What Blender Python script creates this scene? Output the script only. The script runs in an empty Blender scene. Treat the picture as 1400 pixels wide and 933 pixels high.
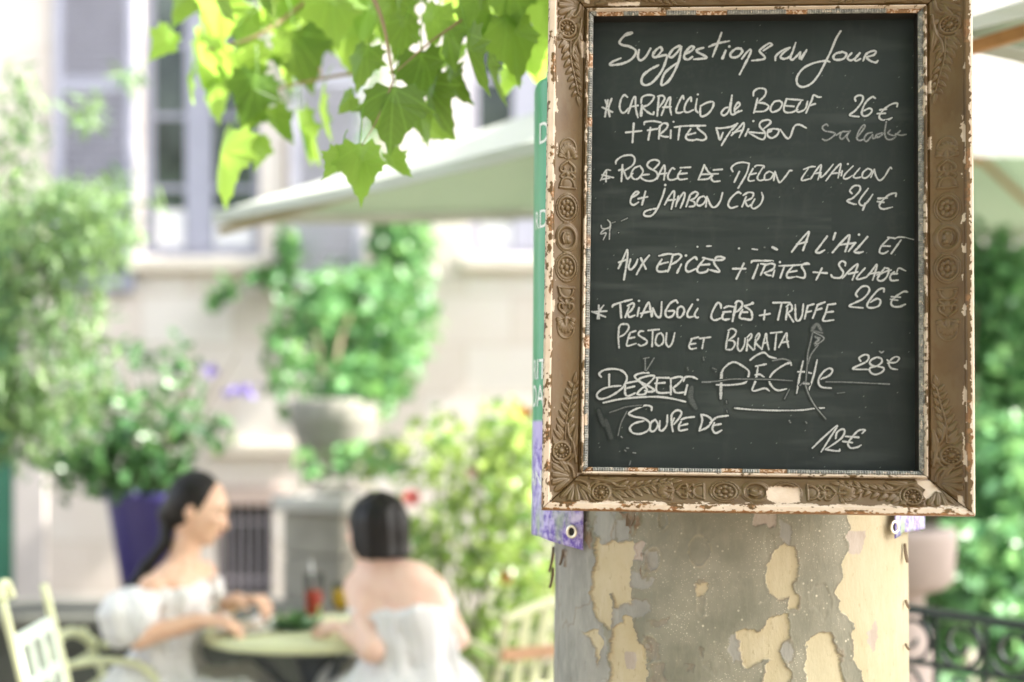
import bpy, math, random
import numpy as np
from mathutils import Vector, Matrix, Euler

R = math.radians
rng = np.random.default_rng(7)
random.seed(7)
SC = bpy.context.scene
COL = SC.collection

# ------------------------------------------------------------------ camera, sky, sun, exposure
F = 1944.4          # focal length in photograph pixels: 50 mm on a 36 mm sensor, 1400 px wide
HY = 598.0          # row of the horizon
CZ = 1.36           # height of the lens
cam_d = bpy.data.cameras.new('camera')
cam = bpy.data.objects.new('camera', cam_d)
COL.objects.link(cam)
cam.location = (0, 0, CZ)
cam.rotation_euler = (R(90), 0, 0)
cam_d.lens = 50
cam_d.sensor_width = 36
cam_d.shift_y = (HY - 466.5) / 1400
cam_d.clip_start = 0.05
cam_d.clip_end = 400
cam_d.dof.use_dof = True
cam_d.dof.focus_distance = 2.19
cam_d.dof.aperture_fstop = 1.55
SC.camera = cam

SUN = Vector((0.74, -0.05, 0.66)).normalized()
world = bpy.data.worlds.new('World')
SC.world = world
world.use_nodes = True
wn = world.node_tree
bg = wn.nodes['Background']
sky = wn.nodes.new('ShaderNodeTexSky')
sky.sky_type = 'NISHITA'
sky.sun_disc = False
sky.sun_elevation = math.asin(SUN.z)
sky.sun_rotation = math.atan2(SUN.x, SUN.y)
sky.air_density = 0.8
sky.dust_density = 3.0
sky.ozone_density = 0.6
hs = wn.nodes.new('ShaderNodeHueSaturation')
hs.inputs['Saturation'].default_value = 0.45
wn.links.new(sky.outputs[0], hs.inputs['Color'])
wn.links.new(hs.outputs[0], bg.inputs['Color'])
bg.inputs['Strength'].default_value = 0.15

sun_d = bpy.data.lights.new('sun', 'SUN')
sun_d.energy = 3.6
sun_d.angle = R(0.5)
sun_d.color = (1.0, 0.95, 0.86)
sun = bpy.data.objects.new('sun', sun_d)
COL.objects.link(sun)
sun.rotation_euler = SUN.to_track_quat('Z', 'Y').to_euler()

SC.render.engine = 'CYCLES'
SC.cycles.use_denoising = True
SC.cycles.max_bounces = 8
SC.cycles.transparent_max_bounces = 12
SC.cycles.caustics_reflective = False
SC.cycles.caustics_refractive = False
SC.cycles.sample_clamp_indirect = 8
SC.view_settings.view_transform = 'Standard'
SC.view_settings.look = 'None'
SC.view_settings.gamma = 1
SC.view_settings.use_curve_mapping = False
SC.view_settings.exposure = 2.46


# ------------------------------------------------------------------ helpers
def P(px, py, d):
    """The point seen at a pixel of the photograph, d metres away."""
    return Vector(((px - 700) * d / F, d, CZ + (HY - py) * d / F))


def tag(o, label=None, cat=None, group=None, kind=None):
    if label: o['label'] = label
    if cat: o['category'] = cat
    if group: o['group'] = group
    if kind: o['kind'] = kind
    return o


def empty(name, loc, label, cat, group=None, rz=0):
    o = bpy.data.objects.new(name, None)
    COL.objects.link(o)
    o.location = loc
    o.rotation_euler = (0, 0, rz)
    o.empty_display_size = 0.1
    return tag(o, label, cat, group)


def link(name, me, mats=None, parent=None, loc=None, smooth=False):
    o = bpy.data.objects.new(name, me)
    COL.objects.link(o)
    if mats is not None:
        for m in (mats if isinstance(mats, (list, tuple)) else [mats]):
            me.materials.append(m)
    if smooth and len(me.polygons):
        me.polygons.foreach_set('use_smooth', np.ones(len(me.polygons), bool))
    if parent is not None:
        o.parent = parent
        # geometry is given in world space unless loc is given
        if loc is None:
            o.matrix_parent_inverse = Matrix.Identity(4)
            o.matrix_basis = mbasis(parent).inverted()
        else:
            o.location = loc
    elif loc is not None:
        o.location = loc
    return o


def mbasis(o):
    m = o.matrix_basis.copy()
    while o.parent is not None:
        o = o.parent
        m = o.matrix_basis @ m
    return m


def mesh_np(name, V, Fc, attrs=None):
    """V: n x 3, Fc: list of faces or an m x k array; attrs: {name: per-vertex float}."""
    me = bpy.data.meshes.new(name)
    V = np.asarray(V, np.float32)
    if isinstance(Fc, np.ndarray):
        m, k = Fc.shape
        me.vertices.add(len(V))
        me.vertices.foreach_set('co', V.ravel())
        me.loops.add(m * k)
        me.loops.foreach_set('vertex_index', Fc.astype(np.int32).ravel())
        me.polygons.add(m)
        me.polygons.foreach_set('loop_start', np.arange(0, m * k, k, dtype=np.int32))
        me.update(calc_edges=True)
        me.validate()
    else:
        me.from_pydata([tuple(v) for v in V], [], [tuple(f) for f in Fc])
        me.update()
    if attrs:
        for k, a in attrs.items():
            at = me.attributes.new(k, 'FLOAT', 'POINT')
            at.data.foreach_set('value', np.asarray(a, np.float32))
    return me


def grid_faces(nr, nc, wrap=False):
    i = np.arange(nr - 1)[:, None]
    j = np.arange(nc if wrap else nc - 1)[None, :]
    j2 = (j + 1) % nc
    a = i * nc + j; b = i * nc + j2; c = (i + 1) * nc + j2; d = (i + 1) * nc + j
    return np.stack([a, b, c, d], -1).reshape(-1, 4)


class MB:
    """Collects boxes, tubes, lathes into ONE mesh."""
    def __init__(s):
        s.v = []; s.f = []

    def add(s, vs, fs):
        o = len(s.v)
        s.v += [tuple(v) for v in vs]
        s.f += [tuple(i + o for i in f) for f in fs]
        return s

    def box(s, lo, hi, M=None, bev=0.0):
        (x0, y0, z0), (x1, y1, z1) = lo, hi
        if bev <= 0:
            vs = [Vector(v) for v in ((x0, y0, z0), (x1, y0, z0), (x1, y1, z0), (x0, y1, z0), (x0, y0, z1), (x1, y0, z1), (x1, y1, z1), (x0, y1, z1))]
            fs = [(0, 3, 2, 1), (4, 5, 6, 7), (0, 1, 5, 4), (1, 2, 6, 5), (2, 3, 7, 6), (3, 0, 4, 7)]
        else:
            import bmesh
            bm = bmesh.new()
            bmesh.ops.create_cube(bm, size=1)
            for v in bm.verts:
                v.co = Vector(((x0 + x1) / 2 + v.co.x * (x1 - x0), (y0 + y1) / 2 + v.co.y * (y1 - y0), (z0 + z1) / 2 + v.co.z * (z1 - z0)))
            bmesh.ops.bevel(bm, geom=bm.edges[:], offset=bev, segments=2, affect='EDGES', profile=0.5)
            bm.verts.index_update()
            vs = [v.co.copy() for v in bm.verts]; fs = [[v.index for v in f.verts] for f in bm.faces]
            bm.free()
        if M is not None: vs = [M @ v for v in vs]
        return s.add(vs, fs)

    def tube(s, pts, r, n=8, cap=True, flat=None):
        """pts: list of points; r: a radius or one per point; flat: (scale along a fixed axis vector)"""
        pts = [Vector(p) for p in pts]
        rs = r if isinstance(r, (list, tuple, np.ndarray)) else [r] * len(pts)
        vs = []
        up = None
        for i, p in enumerate(pts):
            t = (pts[min(i + 1, len(pts) - 1)] - pts[max(i - 1, 0)])
            if t.length < 1e-9: t = Vector((0, 0, 1))
            t.normalize()
            if up is None:
                up = t.orthogonal().normalized()
            up = (up - t * up.dot(t))
            if up.length < 1e-6: up = t.orthogonal()
            up.normalize()
            w = t.cross(up)
            for k in range(n):
                a = 2 * math.pi * k / n
                o = (up * math.cos(a) + w * math.sin(a)) * rs[i]
                if flat is not None:
                    ax, sc = flat
                    o = o + ax * (o.dot(ax) * (sc - 1))
                vs.append(p + o)
        fs = []
        for i in range(len(pts) - 1):
            for k in range(n):
                k2 = (k + 1) % n
                fs.append((i * n + k, i * n + k2, (i + 1) * n + k2, (i + 1) * n + k))
        if cap:
            fs.append(tuple(range(n - 1, -1, -1)))
            o = (len(pts) - 1) * n
            fs.append(tuple(o + k for k in range(n)))
        return s.add(vs, fs)

    def lathe(s, prof, c=(0, 0, 0), n=32, capb=True, capt=True):
        c = Vector(c); vs = []
        for (r, z) in prof:
            for k in range(n):
                a = 2 * math.pi * k / n
                vs.append(c + Vector((r * math.cos(a), r * math.sin(a), z)))
        fs = []
        for i in range(len(prof) - 1):
            for k in range(n):
                k2 = (k + 1) % n
                fs.append((i * n + k, i * n + k2, (i + 1) * n + k2, (i + 1) * n + k))
        if capb: fs.append(tuple(range(n - 1, -1, -1)))
        if capt:
            o = (len(prof) - 1) * n
            fs.append(tuple(o + k for k in range(n)))
        return s.add(vs, fs)

    def build(s, name, mat, parent=None, loc=None, smooth=False):
        return link(name, mesh_np(name, s.v, s.f), mat, parent, loc, smooth)


def catmull(pts, n=8):
    p = np.asarray(pts, float)
    if len(p) < 3:
        t = np.linspace(0, 1, n + 1)[:, None]
        return p[0] * (1 - t) + p[-1] * t
    q = np.vstack([2 * p[0] - p[1], p, 2 * p[-1] - p[-2]])
    out = []
    for i in range(1, len(q) - 2):
        t = np.linspace(0, 1, n, endpoint=False)[:, None]
        a, b, c, d = q[i - 1], q[i], q[i + 1], q[i + 2]
        out.append(0.5 * (2 * b + (c - a) * t + (2 * a - 5 * b + 4 * c - d) * t ** 2 + (3 * b - a - 3 * c + d) * t ** 3))
    out.append(p[-1:])
    return np.vstack(out)


def hash2(ix, iy, seed):
    h = (ix.astype(np.int64) * 374761393 + iy.astype(np.int64) * 668265263 + seed * 974634541) & 0x7fffffff
    h = ((h ^ (h >> 13)) * 1274126177) & 0x7fffffff
    return ((h ^ (h >> 16)) & 0xffff) / 65535.0


def vnoise(x, y, seed=0):
    ix = np.floor(x); iy = np.floor(y)
    fx = x - ix; fy = y - iy
    fx = fx * fx * (3 - 2 * fx); fy = fy * fy * (3 - 2 * fy)
    a = hash2(ix, iy, seed); b = hash2(ix + 1, iy, seed); c = hash2(ix, iy + 1, seed); d = hash2(ix + 1, iy + 1, seed)
    return (a * (1 - fx) + b * fx) * (1 - fy) + (c * (1 - fx) + d * fx) * fy


def fbm(x, y, seed=0, oct=4):
    s = 0; a = .5; t = 0
    for o in range(oct):
        s = s + a * vnoise(x * 2 ** o, y * 2 ** o, seed + o * 17); t += a; a *= .5
    return s / t


def sstep(a, b, x):
    t = np.clip((x - a) / (b - a), 0, 1)
    return t * t * (3 - 2 * t)


def poly_sd(x, y, poly):
    """signed distance to a polygon, negative inside"""
    p = np.asarray(poly, float); n = len(p)
    d = np.full(x.shape, 1e9); ins = np.zeros(x.shape, bool)
    for i in range(n):
        ax, ay = p[i]; bx, by = p[(i + 1) % n]
        ex, ey = bx - ax, by - ay
        t = np.clip(((x - ax) * ex + (y - ay) * ey) / (ex * ex + ey * ey + 1e-12), 0, 1)
        d = np.minimum(d, np.hypot(x - ax - ex * t, y - ay - ey * t))
        c = ((ay > y) != (by > y))
        with np.errstate(divide='ignore', invalid='ignore'):
            c &= x < (bx - ax) * (y - ay) / (by - ay + 1e-12) + ax
        ins ^= c
    return np.where(ins, -d, d)


# ------------------------------------------------------------------ materials
def mat_new(name):
    m = bpy.data.materials.new(name)
    m.use_nodes = True
    nt = m.node_tree
    b = nt.nodes['Principled BSDF']
    return m, nt, b


def nd(nt, typ, **kw):
    n = nt.nodes.new(typ)
    for k, v in kw.items():
        if k.startswith('i_'):
            n.inputs[k[2:].replace('_', ' ')].default_value = v
        else:
            setattr(n, k, v)
    return n


def rgb(c): return (c[0], c[1], c[2], 1)


def mix(nt, fac, a, b):
    n = nt.nodes.new('ShaderNodeMix')
    n.data_type = 'RGBA'
    for sock, v in ((n.inputs[0], fac), (n.inputs[6], a), (n.inputs[7], b)):
        if isinstance(v, (tuple, list)): sock.default_value = rgb(v)
        elif isinstance(v, (int, float)): sock.default_value = v
        else: nt.links.new(v, sock)
    return n.outputs[2]


def math_n(nt, op, a, b=None, clamp=False):
    n = nt.nodes.new('ShaderNodeMath'); n.operation = op; n.use_clamp = clamp
    for s, v in ((n.inputs[0], a), (n.inputs[1], b)):
        if v is None: continue
        if isinstance(v, (int, float)): s.default_value = v
        else: nt.links.new(v, s)
    return n.outputs[0]


def mrange(nt, v, a, b, c=0.0, d=1.0):
    n = nt.nodes.new('ShaderNodeMapRange')
    nt.links.new(v, n.inputs[0])
    n.inputs[1].default_value = a; n.inputs[2].default_value = b
    n.inputs[3].default_value = c; n.inputs[4].default_value = d
    return n.outputs[0]


def noise(nt, scale, detail=4, rough=.55, vec=None, dist=0.0):
    n = nt.nodes.new('ShaderNodeTexNoise')
    n.inputs['Scale'].default_value = scale; n.inputs['Detail'].default_value = detail
    n.inputs['Roughness'].default_value = rough; n.inputs['Distortion'].default_value = dist
    if vec is None:
        tc = nt.nodes.new('ShaderNodeTexCoord'); vec = tc.outputs['Object']
    nt.links.new(vec, n.inputs['Vector'])
    return n.outputs[0]


def scaled(nt, sc):
    tc = nt.nodes.new('ShaderNodeTexCoord')
    mp = nt.nodes.new('ShaderNodeMapping')
    mp.inputs['Scale'].default_value = sc
    nt.links.new(tc.outputs['Object'], mp.inputs['Vector'])
    return mp.outputs[0]


def attr(nt, name):
    n = nt.nodes.new('ShaderNodeAttribute'); n.attribute_name = name
    return n.outputs['Fac']


def bump(nt, b, h, strength=.3, dist=.01):
    n = nt.nodes.new('ShaderNodeBump')
    n.inputs['Strength'].default_value = strength; n.inputs['Distance'].default_value = dist
    nt.links.new(h, n.inputs['Height']); nt.links.new(n.outputs[0], b.inputs['Normal'])


def simple(name, c, rough=.6, var=.12, scale=12, metallic=0, bmp=0.0, spec=.5):
    """A base colour broken up by two scales of noise."""
    m, nt, b = mat_new(name)
    n1 = noise(nt, scale, 5); n2 = noise(nt, scale * .17, 2)
    f = math_n(nt, 'ADD', math_n(nt, 'MULTIPLY', n1, .6), math_n(nt, 'MULTIPLY', n2, .4))
    f = mrange(nt, f, .3, .7)
    lo = tuple(x * (1 - var) for x in c); hi = tuple(min(1, x * (1 + var)) for x in c)
    nt.links.new(mix(nt, f, lo, hi), b.inputs['Base Color'])
    b.inputs['Roughness'].default_value = rough; b.inputs['Metallic'].default_value = metallic
    b.inputs['Specular IOR Level'].default_value = spec
    if bmp: bump(nt, b, n1, bmp, .004)
    return m


def leaf_mat(name, dark, light, trans, rough=.4, tfac=.45, veins=False):
    """Thin leaves: a glossy face, light passing through, each leaf its own tint."""
    m, nt, b = mat_new(name)
    t = attr(nt, 'tint')
    c = mix(nt, t, dark, light)
    nt.links.new(c, b.inputs['Base Color'])
    b.inputs['Roughness'].default_value = rough
    tr = nt.nodes.new('ShaderNodeBsdfTranslucent')
    ct = mix(nt, t, tuple(x * .35 for x in trans), trans)
    if veins:
        ax = math_n(nt, 'ABSOLUTE', attr(nt, 'lx')); ly = attr(nt, 'ly')
        v = None
        for (cs_, sn_) in ((1, 0), (.36, .93), (.93, .36)):
            d_ = math_n(nt, 'ABSOLUTE', math_n(nt, 'SUBTRACT', math_n(nt, 'MULTIPLY', ax, cs_), math_n(nt, 'MULTIPLY', math_n(nt, 'SUBTRACT', ly, .06), sn_)))
            v = d_ if v is None else math_n(nt, 'MINIMUM', v, d_)
        vm = mrange(nt, v, .004, .016, .7, 0)
        sec = math_n(nt, 'SINE', math_n(nt, 'MULTIPLY', math_n(nt, 'SUBTRACT', ly, math_n(nt, 'MULTIPLY', ax, .8)), 55))
        vm = math_n(nt, 'MAXIMUM', vm, mrange(nt, sec, .86, 1, 0, .3))
        nz_ = mrange(nt, noise(nt, 60, 4), .35, .7, .82, 1.12)
        nt.links.new(mix(nt, vm, c, tuple(min(1, x * 1.9) for x in light)), b.inputs['Base Color'])
        ct = mix(nt, math_n(nt, 'MULTIPLY', vm, .45), ct, tuple(x * .45 for x in trans))
    nt.links.new(ct, tr.inputs['Color'])
    ms = nt.nodes.new('ShaderNodeMixShader'); ms.inputs[0].default_value = tfac
    nt.links.new(b.outputs[0], ms.inputs[1]); nt.links.new(tr.outputs[0], ms.inputs[2])
    nt.links.new(ms.outputs[0], nt.nodes['Material Output'].inputs['Surface'])
    return m


# ------------------------------------------------------------------ leaf clouds
LEAF_SIMPLE = (np.array([(0, 0, 0), (.28, .3, .05), (.25, .65, .06), (0, 1, -.05), (-.25, .65, .06), (-.28, .3, .05), (0, .45, -.03)]),
               [(0, 1, 6), (1, 2, 6), (2, 3, 6), (3, 4, 6), (4, 5, 6), (5, 0, 6)])
LEAF_NARROW = (np.array([(0, 0, 0), (.09, .35, .02), (.06, .75, .0), (0, 1, -.08), (-.06, .75, .0), (-.09, .35, .02), (0, .5, -.02)]),
               [(0, 1, 6), (1, 2, 6), (2, 3, 6), (3, 4, 6), (4, 5, 6), (5, 0, 6)])


def leaf_cloud(name, centers, size, mat, parent=None, template=LEAF_SIMPLE, droop=.3, outward=None, tint=None, seed=0):
    g = np.random.default_rng(seed)
    C = np.asarray(centers, float); n = len(C)
    size = np.broadcast_to(size, (n,))
    d = g.normal(size=(n, 3))
    if outward is not None: d = d * .6 + outward
    d[:, 2] -= droop
    d /= np.linalg.norm(d, axis=1)[:, None]
    nr = g.normal(size=(n, 3)); nr[:, 2] += .8
    x = np.cross(d, nr); x /= np.linalg.norm(x, axis=1)[:, None] + 1e-9
    z = np.cross(x, d)
    T, tf = template
    V = C[:, None, :] + size[:, None, None] * (T[None, :, 0:1] * x[:, None] + T[None, :, 1:2] * d[:, None] + T[None, :, 2:3] * z[:, None])
    k = len(T)
    fa = np.array(tf)
    Fa = (np.arange(n)[:, None, None] * k + fa[None]).reshape(-1, fa.shape[1])
    if tint is None: tint = g.random(n)
    me = mesh_np(name, V.reshape(-1, 3), Fa, {'tint': np.repeat(tint, k), 'lx': np.tile(T[:, 0], n), 'ly': np.tile(T[:, 1], n)})
    return link(name, me, mat, parent)


def blob_points(g, n, c, r, hollow=.35, lump=None):
    """points through an ellipsoid with uneven clumps"""
    c = np.asarray(c, float); r = np.asarray(r, float)
    out = []
    while len(out) < n:
        u = g.normal(size=3); u /= np.linalg.norm(u)
        rad = (hollow + (1 - hollow) * g.random() ** .5)
        w = 1 + .22 * math.sin(5 * u[0] + 2.1 * c[0]) * math.sin(4 * u[1] + c[1]) + .15 * math.sin(7 * u[2] + c[2] * 3)
        p = c + u * r * rad * w
        if lump is not None and lump(p) < g.random(): continue
        out.append(p)
    return np.array(out)


# ------------------------------------------------------------------ organic solids: smooth unions sampled on a grid, surface nets
class Sdf:
    def __init__(s, lo, hi, h):
        s.h = h; s.lo = np.array(lo, float)
        s.n = np.ceil((np.array(hi) - s.lo) / h).astype(int) + 1
        s.D = np.full(s.n, .5, np.float32)

    def win(s, lo, hi):
        a = np.clip(np.floor((np.array(lo) - s.lo) / s.h).astype(int), 0, s.n)
        b = np.clip(np.ceil((np.array(hi) - s.lo) / s.h).astype(int) + 1, 0, s.n)
        sl = tuple(slice(a[i], b[i]) for i in range(3))
        g = np.meshgrid(*[s.lo[i] + s.h * np.arange(a[i], b[i]) for i in range(3)], indexing='ij')
        return sl, g

    def comb(s, sl, d, k, op='u'):
        D = s.D[sl]
        if D.size == 0: return
        if op == 'u':
            hh = np.clip(.5 + .5 * (D - d) / k, 0, 1)
            s.D[sl] = D * (1 - hh) + d * hh - k * hh * (1 - hh)
        elif op == 's':
            hh = np.clip(.5 - .5 * (D + d) / k, 0, 1)
            s.D[sl] = D * (1 - hh) - d * hh + k * hh * (1 - hh)

    def cap(s, a, b, ra, rb=None, k=.02, op='u'):
        a = np.array(a, float); b = np.array(b, float); rb = ra if rb is None else rb
        m = max(ra, rb) + k * 2 + .02
        sl, (X, Y, Z) = s.win(np.minimum(a, b) - m, np.maximum(a, b) + m)
        e = b - a; L = e @ e + 1e-12
        t = np.clip(((X - a[0]) * e[0] + (Y - a[1]) * e[1] + (Z - a[2]) * e[2]) / L, 0, 1)
        d = np.sqrt((X - a[0] - e[0] * t) ** 2 + (Y - a[1] - e[1] * t) ** 2 + (Z - a[2] - e[2] * t) ** 2) - (ra + (rb - ra) * t)
        s.comb(sl, d, k, op); return s

    def ell(s, c, r, k=.02, M=None, op='u'):
        c = np.array(c, float); r = np.array(r, float)
        m = r.max() + k * 2 + .02
        sl, (X, Y, Z) = s.win(c - m, c + m)
        q = np.stack([X - c[0], Y - c[1], Z - c[2]], -1)
        if M is not None: q = q @ np.array(M)
        k0 = np.linalg.norm(q / r, axis=-1); k1 = np.linalg.norm(q / (r * r), axis=-1) + 1e-9
        s.comb(sl, k0 * (k0 - 1) / k1, k, op); return s

    def chain(s, pts, rs, k=.02):
        for i in range(len(pts) - 1): s.cap(pts[i], pts[i + 1], rs[i], rs[i + 1], k)
        return s

    def cut(s, p, n):
        """keep the side the normal n points away from"""
        n = np.array(n, float); n /= np.linalg.norm(n)
        sl, (X, Y, Z) = s.win(s.lo, s.lo + s.h * s.n)
        d = (X - p[0]) * n[0] + (Y - p[1]) * n[1] + (Z - p[2]) * n[2]
        s.D = np.maximum(s.D, d.astype(np.float32)); return s

    def mesh(s, name):
        D = s.D; n = D.shape
        neg = D < 0
        cs = [neg[i:n[0] - 1 + i, j:n[1] - 1 + j, k:n[2] - 1 + k] for i in (0, 1) for j in (0, 1) for k in (0, 1)]
        cnt = sum(c.astype(np.int8) for c in cs)
        act = (cnt > 0) & (cnt < 8)
        idx = np.full(act.shape, -1, np.int64)
        ii = np.argwhere(act); idx[act] = np.arange(len(ii))
        acc = np.zeros((len(ii), 3)); w = np.zeros(len(ii))
        corners = [(i, j, k) for i in (0, 1) for j in (0, 1) for k in (0, 1)]
        val = {c: D[ii[:, 0] + c[0], ii[:, 1] + c[1], ii[:, 2] + c[2]] for c in corners}
        for a in corners:
            for ax in range(3):
                if a[ax]: continue
                b = list(a); b[ax] = 1; b = tuple(b)
                va, vb = val[a], val[b]
                cr = (va < 0) != (vb < 0)
                t = np.where(cr, va / np.where(cr, va - vb, 1), 0)
                p = np.tile(np.array(a, float), (len(ii), 1)); p[:, ax] += t
                acc += p * cr[:, None]; w += cr
        V = s.lo + s.h * (ii + acc / w[:, None])
        faces = []
        for ax in range(3):
            o = [(ax + 1) % 3, (ax + 2) % 3]
            sl0 = [slice(None)] * 3; sl1 = [slice(None)] * 3
            sl0[ax] = slice(0, -1); sl1[ax] = slice(1, None)
            e = neg[tuple(sl0)] != neg[tuple(sl1)]
            for q in o: 
                t = [slice(None)] * 3; t[q] = slice(1, -1); e = e[tuple(t)]
            pp = np.argwhere(e)
            for q in o: pp[:, q] += 1
            def at(d1, d2):
                r_ = pp.copy(); r_[:, o[0]] -= d1; r_[:, o[1]] -= d2
                return idx[r_[:, 0], r_[:, 1], r_[:, 2]]
            quad = np.stack([at(1, 1), at(0, 1), at(0, 0), at(1, 0)], -1)
            inside = neg[pp[:, 0], pp[:, 1], pp[:, 2]]
            quad[~inside] = quad[~inside][:, ::-1]
            faces.append(quad)
        return mesh_np(name, V, np.vstack(faces))


# ------------------------------------------------------------------ the framed chalkboard
yaw, lean, roll = -0.0711, 0.0664, 0.0111
MS = (Matrix.Rotation(yaw, 3, 'Z') @ Matrix(((1, 0, 0), (0, math.cos(lean), math.sin(lean)), (0, -math.sin(lean), math.cos(lean))))
      @ Matrix(((math.cos(roll), 0, math.sin(roll)), (0, 1, 0), (-math.sin(roll), 0, math.cos(roll)))))
SO = Vector((0.37043, 2.18957, 1.66293))
K = 0.001114        # metres per photograph pixel on the board


def onb(px, py):
    d = Vector(((px - 700) / F, 1, (HY - py) / F)); n = MS.col[1]
    t = (SO - Vector((0, 0, CZ))).dot(n) / d.dot(n)
    l = MS.transposed() @ (Vector((0, 0, CZ)) + d * t - SO)
    return l.x, l.z


def onbA(p):
    p = np.asarray(p, float)
    Mn = np.array(MS); d = np.stack([(p[:, 0] - 700) / F, np.ones(len(p)), (HY - p[:, 1]) / F], -1)
    n = Mn[:, 1]; o = np.array([0, 0, CZ]); s0 = np.array(SO)
    t = ((s0 - o) @ n) / (d @ n)
    l = (o + d * t[:, None] - s0) @ Mn
    return l[:, [0, 2]]


sign = empty('framed_chalkboard', (0, 0, 0), 'large chalkboard menu in a worn gilded frame hung on the mottled tree trunk', 'menu board')
sign.matrix_basis = Matrix.Translation(SO) @ MS.to_4x4()

# the slate and the chalk share one material: object coordinates, a chalk mask and a smudge mask
m_slate, nt, b = mat_new('slate_and_chalk')
n1 = noise(nt, 5, 6, .6); n2 = noise(nt, 40, 5, .6, scaled(nt, (1, 1, .25))); n3 = noise(nt, 520, 2, .5)
nh = noise(nt, 9, 4, .7, scaled(nt, (.35, 1, 2.6)))
base = mix(nt, mrange(nt, n1, .32, .7), (.0095, .0152, .0133), (.0175, .0255, .0230))
base = mix(nt, mrange(nt, nh, .52, .75, 0, .14), base, (.05, .06, .054))
base = mix(nt, mrange(nt, n2, .55, .8, 0, .2), base, (.058, .066, .06))
base = mix(nt, attr(nt, 'smudge'), base, (.22, .25, .23))
base = mix(nt, attr(nt, 'ghost'), base, (.028, .034, .03))
cm = math_n(nt, 'MULTIPLY', attr(nt, 'chalk'), mrange(nt, n3, .18, .5, .72, 1))
nt.links.new(mix(nt, cm, base, (.46, .47, .455)), b.inputs['Base Color'])
nt.links.new(mrange(nt, cm, 0, 1, .52, .95), b.inputs['Roughness'])
b.inputs['Specular IOR Level'].default_value = .27
bump(nt, b, n2, .05, .002)

CH = []


def line(label, crop, w, strokes, alpha=1.0):
    """strokes: text, one stroke per ';', points 'x,y'; a stroke may start with 'w<number>' or 'a<number>'"""
    x0, y0, s = crop
    out = []
    for t in strokes.replace('\n', ' ').split(';'):
        t = t.split()
        if not t: continue
        ww, al, pts = w, alpha, []
        for q in t:
            if q[0] == 'w': ww = float(q[1:])
            elif q[0] == 'a': al = float(q[1:])
            else: pts.append([float(c) for c in q.split(',')])
        pts = np.array(pts) / s + np.array([x0, y0])
        if len(pts) == 1: pts = np.vstack([pts, pts + .01])
        out.append((onbA(catmull(pts, 7)), ww / s * K, al))
    CH.append((label, out))


T1 = (820, 35, 7.0); T2 = (1010, 35, 7.0); CC = (815, 120, 7.0); CD = (1000, 115, 5.8333); CE = (815, 205, 6.6667)
CF = (1020, 205, 6.3636); CG = (835, 310, 6.6667); CH_ = (1040, 310, 6.6667); CI = (805, 400, 7.0); CJ = (970, 400, 7.0)
CK = (810, 490, 7.0); CL = (960, 430, 6.22); CM = (1060, 470, 5.83)

line('chalk heading reading Suggestions', T1, 31, '''
310,75 270,75 225,110 188,160 215,187 290,205 347,250 305,322 220,365 105,380 120,350 200,315; w44 255,88 305,72;
375,235 365,300 390,335 440,300 485,222; 600,240 580,208 530,245 508,292 545,302 600,235; 545,305 635,285 635,330 590,440 510,540 440,573 400,545 415,480 480,425 560,382;
780,215 760,198 700,230 662,290 690,305 740,260 780,205; 780,205 762,320 720,430 660,530 600,572 590,545 620,460 690,395 745,360;
820,275 880,240 900,210 870,203 820,260 808,310 845,327 885,302; 990,215 940,230 930,252 1012,297 1008,315 900,325;
1165,70 1130,170 1080,300; 1045,205 1120,175 1240,150; 1205,240 1175,315; 1240,203;
1350,222 1300,225 1252,270 1262,305 1320,300 1365,250 1345,222''')
line('chalk heading reading du Jour', T2, 27, '''
30,320 75,260 110,232 112,265 60,370 8,470; 320,185 290,172 220,220 200,250 247,300 232,325 125,338; 315,190 235,242;
350,335 358,290 420,240 490,213; 490,215 425,265 400,305 440,320 500,285 545,165; 500,285 495,320 522,325 590,255; 590,258 585,318 650,235; 650,235 600,325;
975,55 930,130 880,250 820,370 760,480 690,560 610,590 560,560 560,490 620,410 720,360 830,340 870,350;
w29 990,255 930,270 905,305 930,330 1000,320 1030,275 985,250; 1080,265 1042,310 1070,335 1120,310 1158,265; 1158,265 1112,320 1125,340 1165,320;
1190,340 1220,275 1280,245 1312,252 1290,285 1225,305 1260,340 1310,355 1332,338''')
line('chalk line reading carpaccio', CC, 25, '''
w27 60,190 155,235; w27 85,278 112,120; w27 148,108 118,200 130,278; w26 88,120 110,180;
300,92 270,72 240,110 225,180 240,232 272,240 310,200; 308,245 350,115 375,95 378,190 400,288; 325,185 400,172;
w34 430,268 438,170; 430,150 440,95 490,72 550,80 545,115 500,165 450,190 500,240 545,257 552,235;
585,272 600,90; 590,85 635,78 655,110 605,190; 625,265 680,130 712,95 705,180 720,262; 640,190 715,185;
838,112 826,82 780,170 765,232 795,243 832,232; 910,132 905,92 860,150 845,215 872,238 930,215; 965,110 952,205 975,243; 973,66;
1000,178 1060,145 1118,138 1118,185 1072,250 1012,277 995,245 1000,175;
1262,190 1230,200 1198,245 1225,267 1270,220 1300,75; 1300,75 1285,220 1308,260 1365,222; 1330,212 1375,168 1358,143 1328,190 1332,240 1392,222''')
line('chalk line reading frites', CC, 25, '''
285,430 435,415; 360,345 348,525; 460,355 470,330 550,322 622,335; 520,385 500,500; 495,410 590,395;
600,490 610,370; 600,385 640,345 682,350 675,390 615,445; 610,455 650,470 690,472; 715,410 712,485; 740,328;
750,380 850,368 1045,365; 800,385 785,500; 905,395 860,465 872,497 920,505 965,497; 880,452 950,435; 1000,365 970,388 1042,450 1050,490 1010,505 960,495;
1150,388 1190,390 1290,375 1352,345; 1150,390 1165,440 1185,500 1213,432; 1352,345 1272,440 1220,520 1200,556''')
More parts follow.
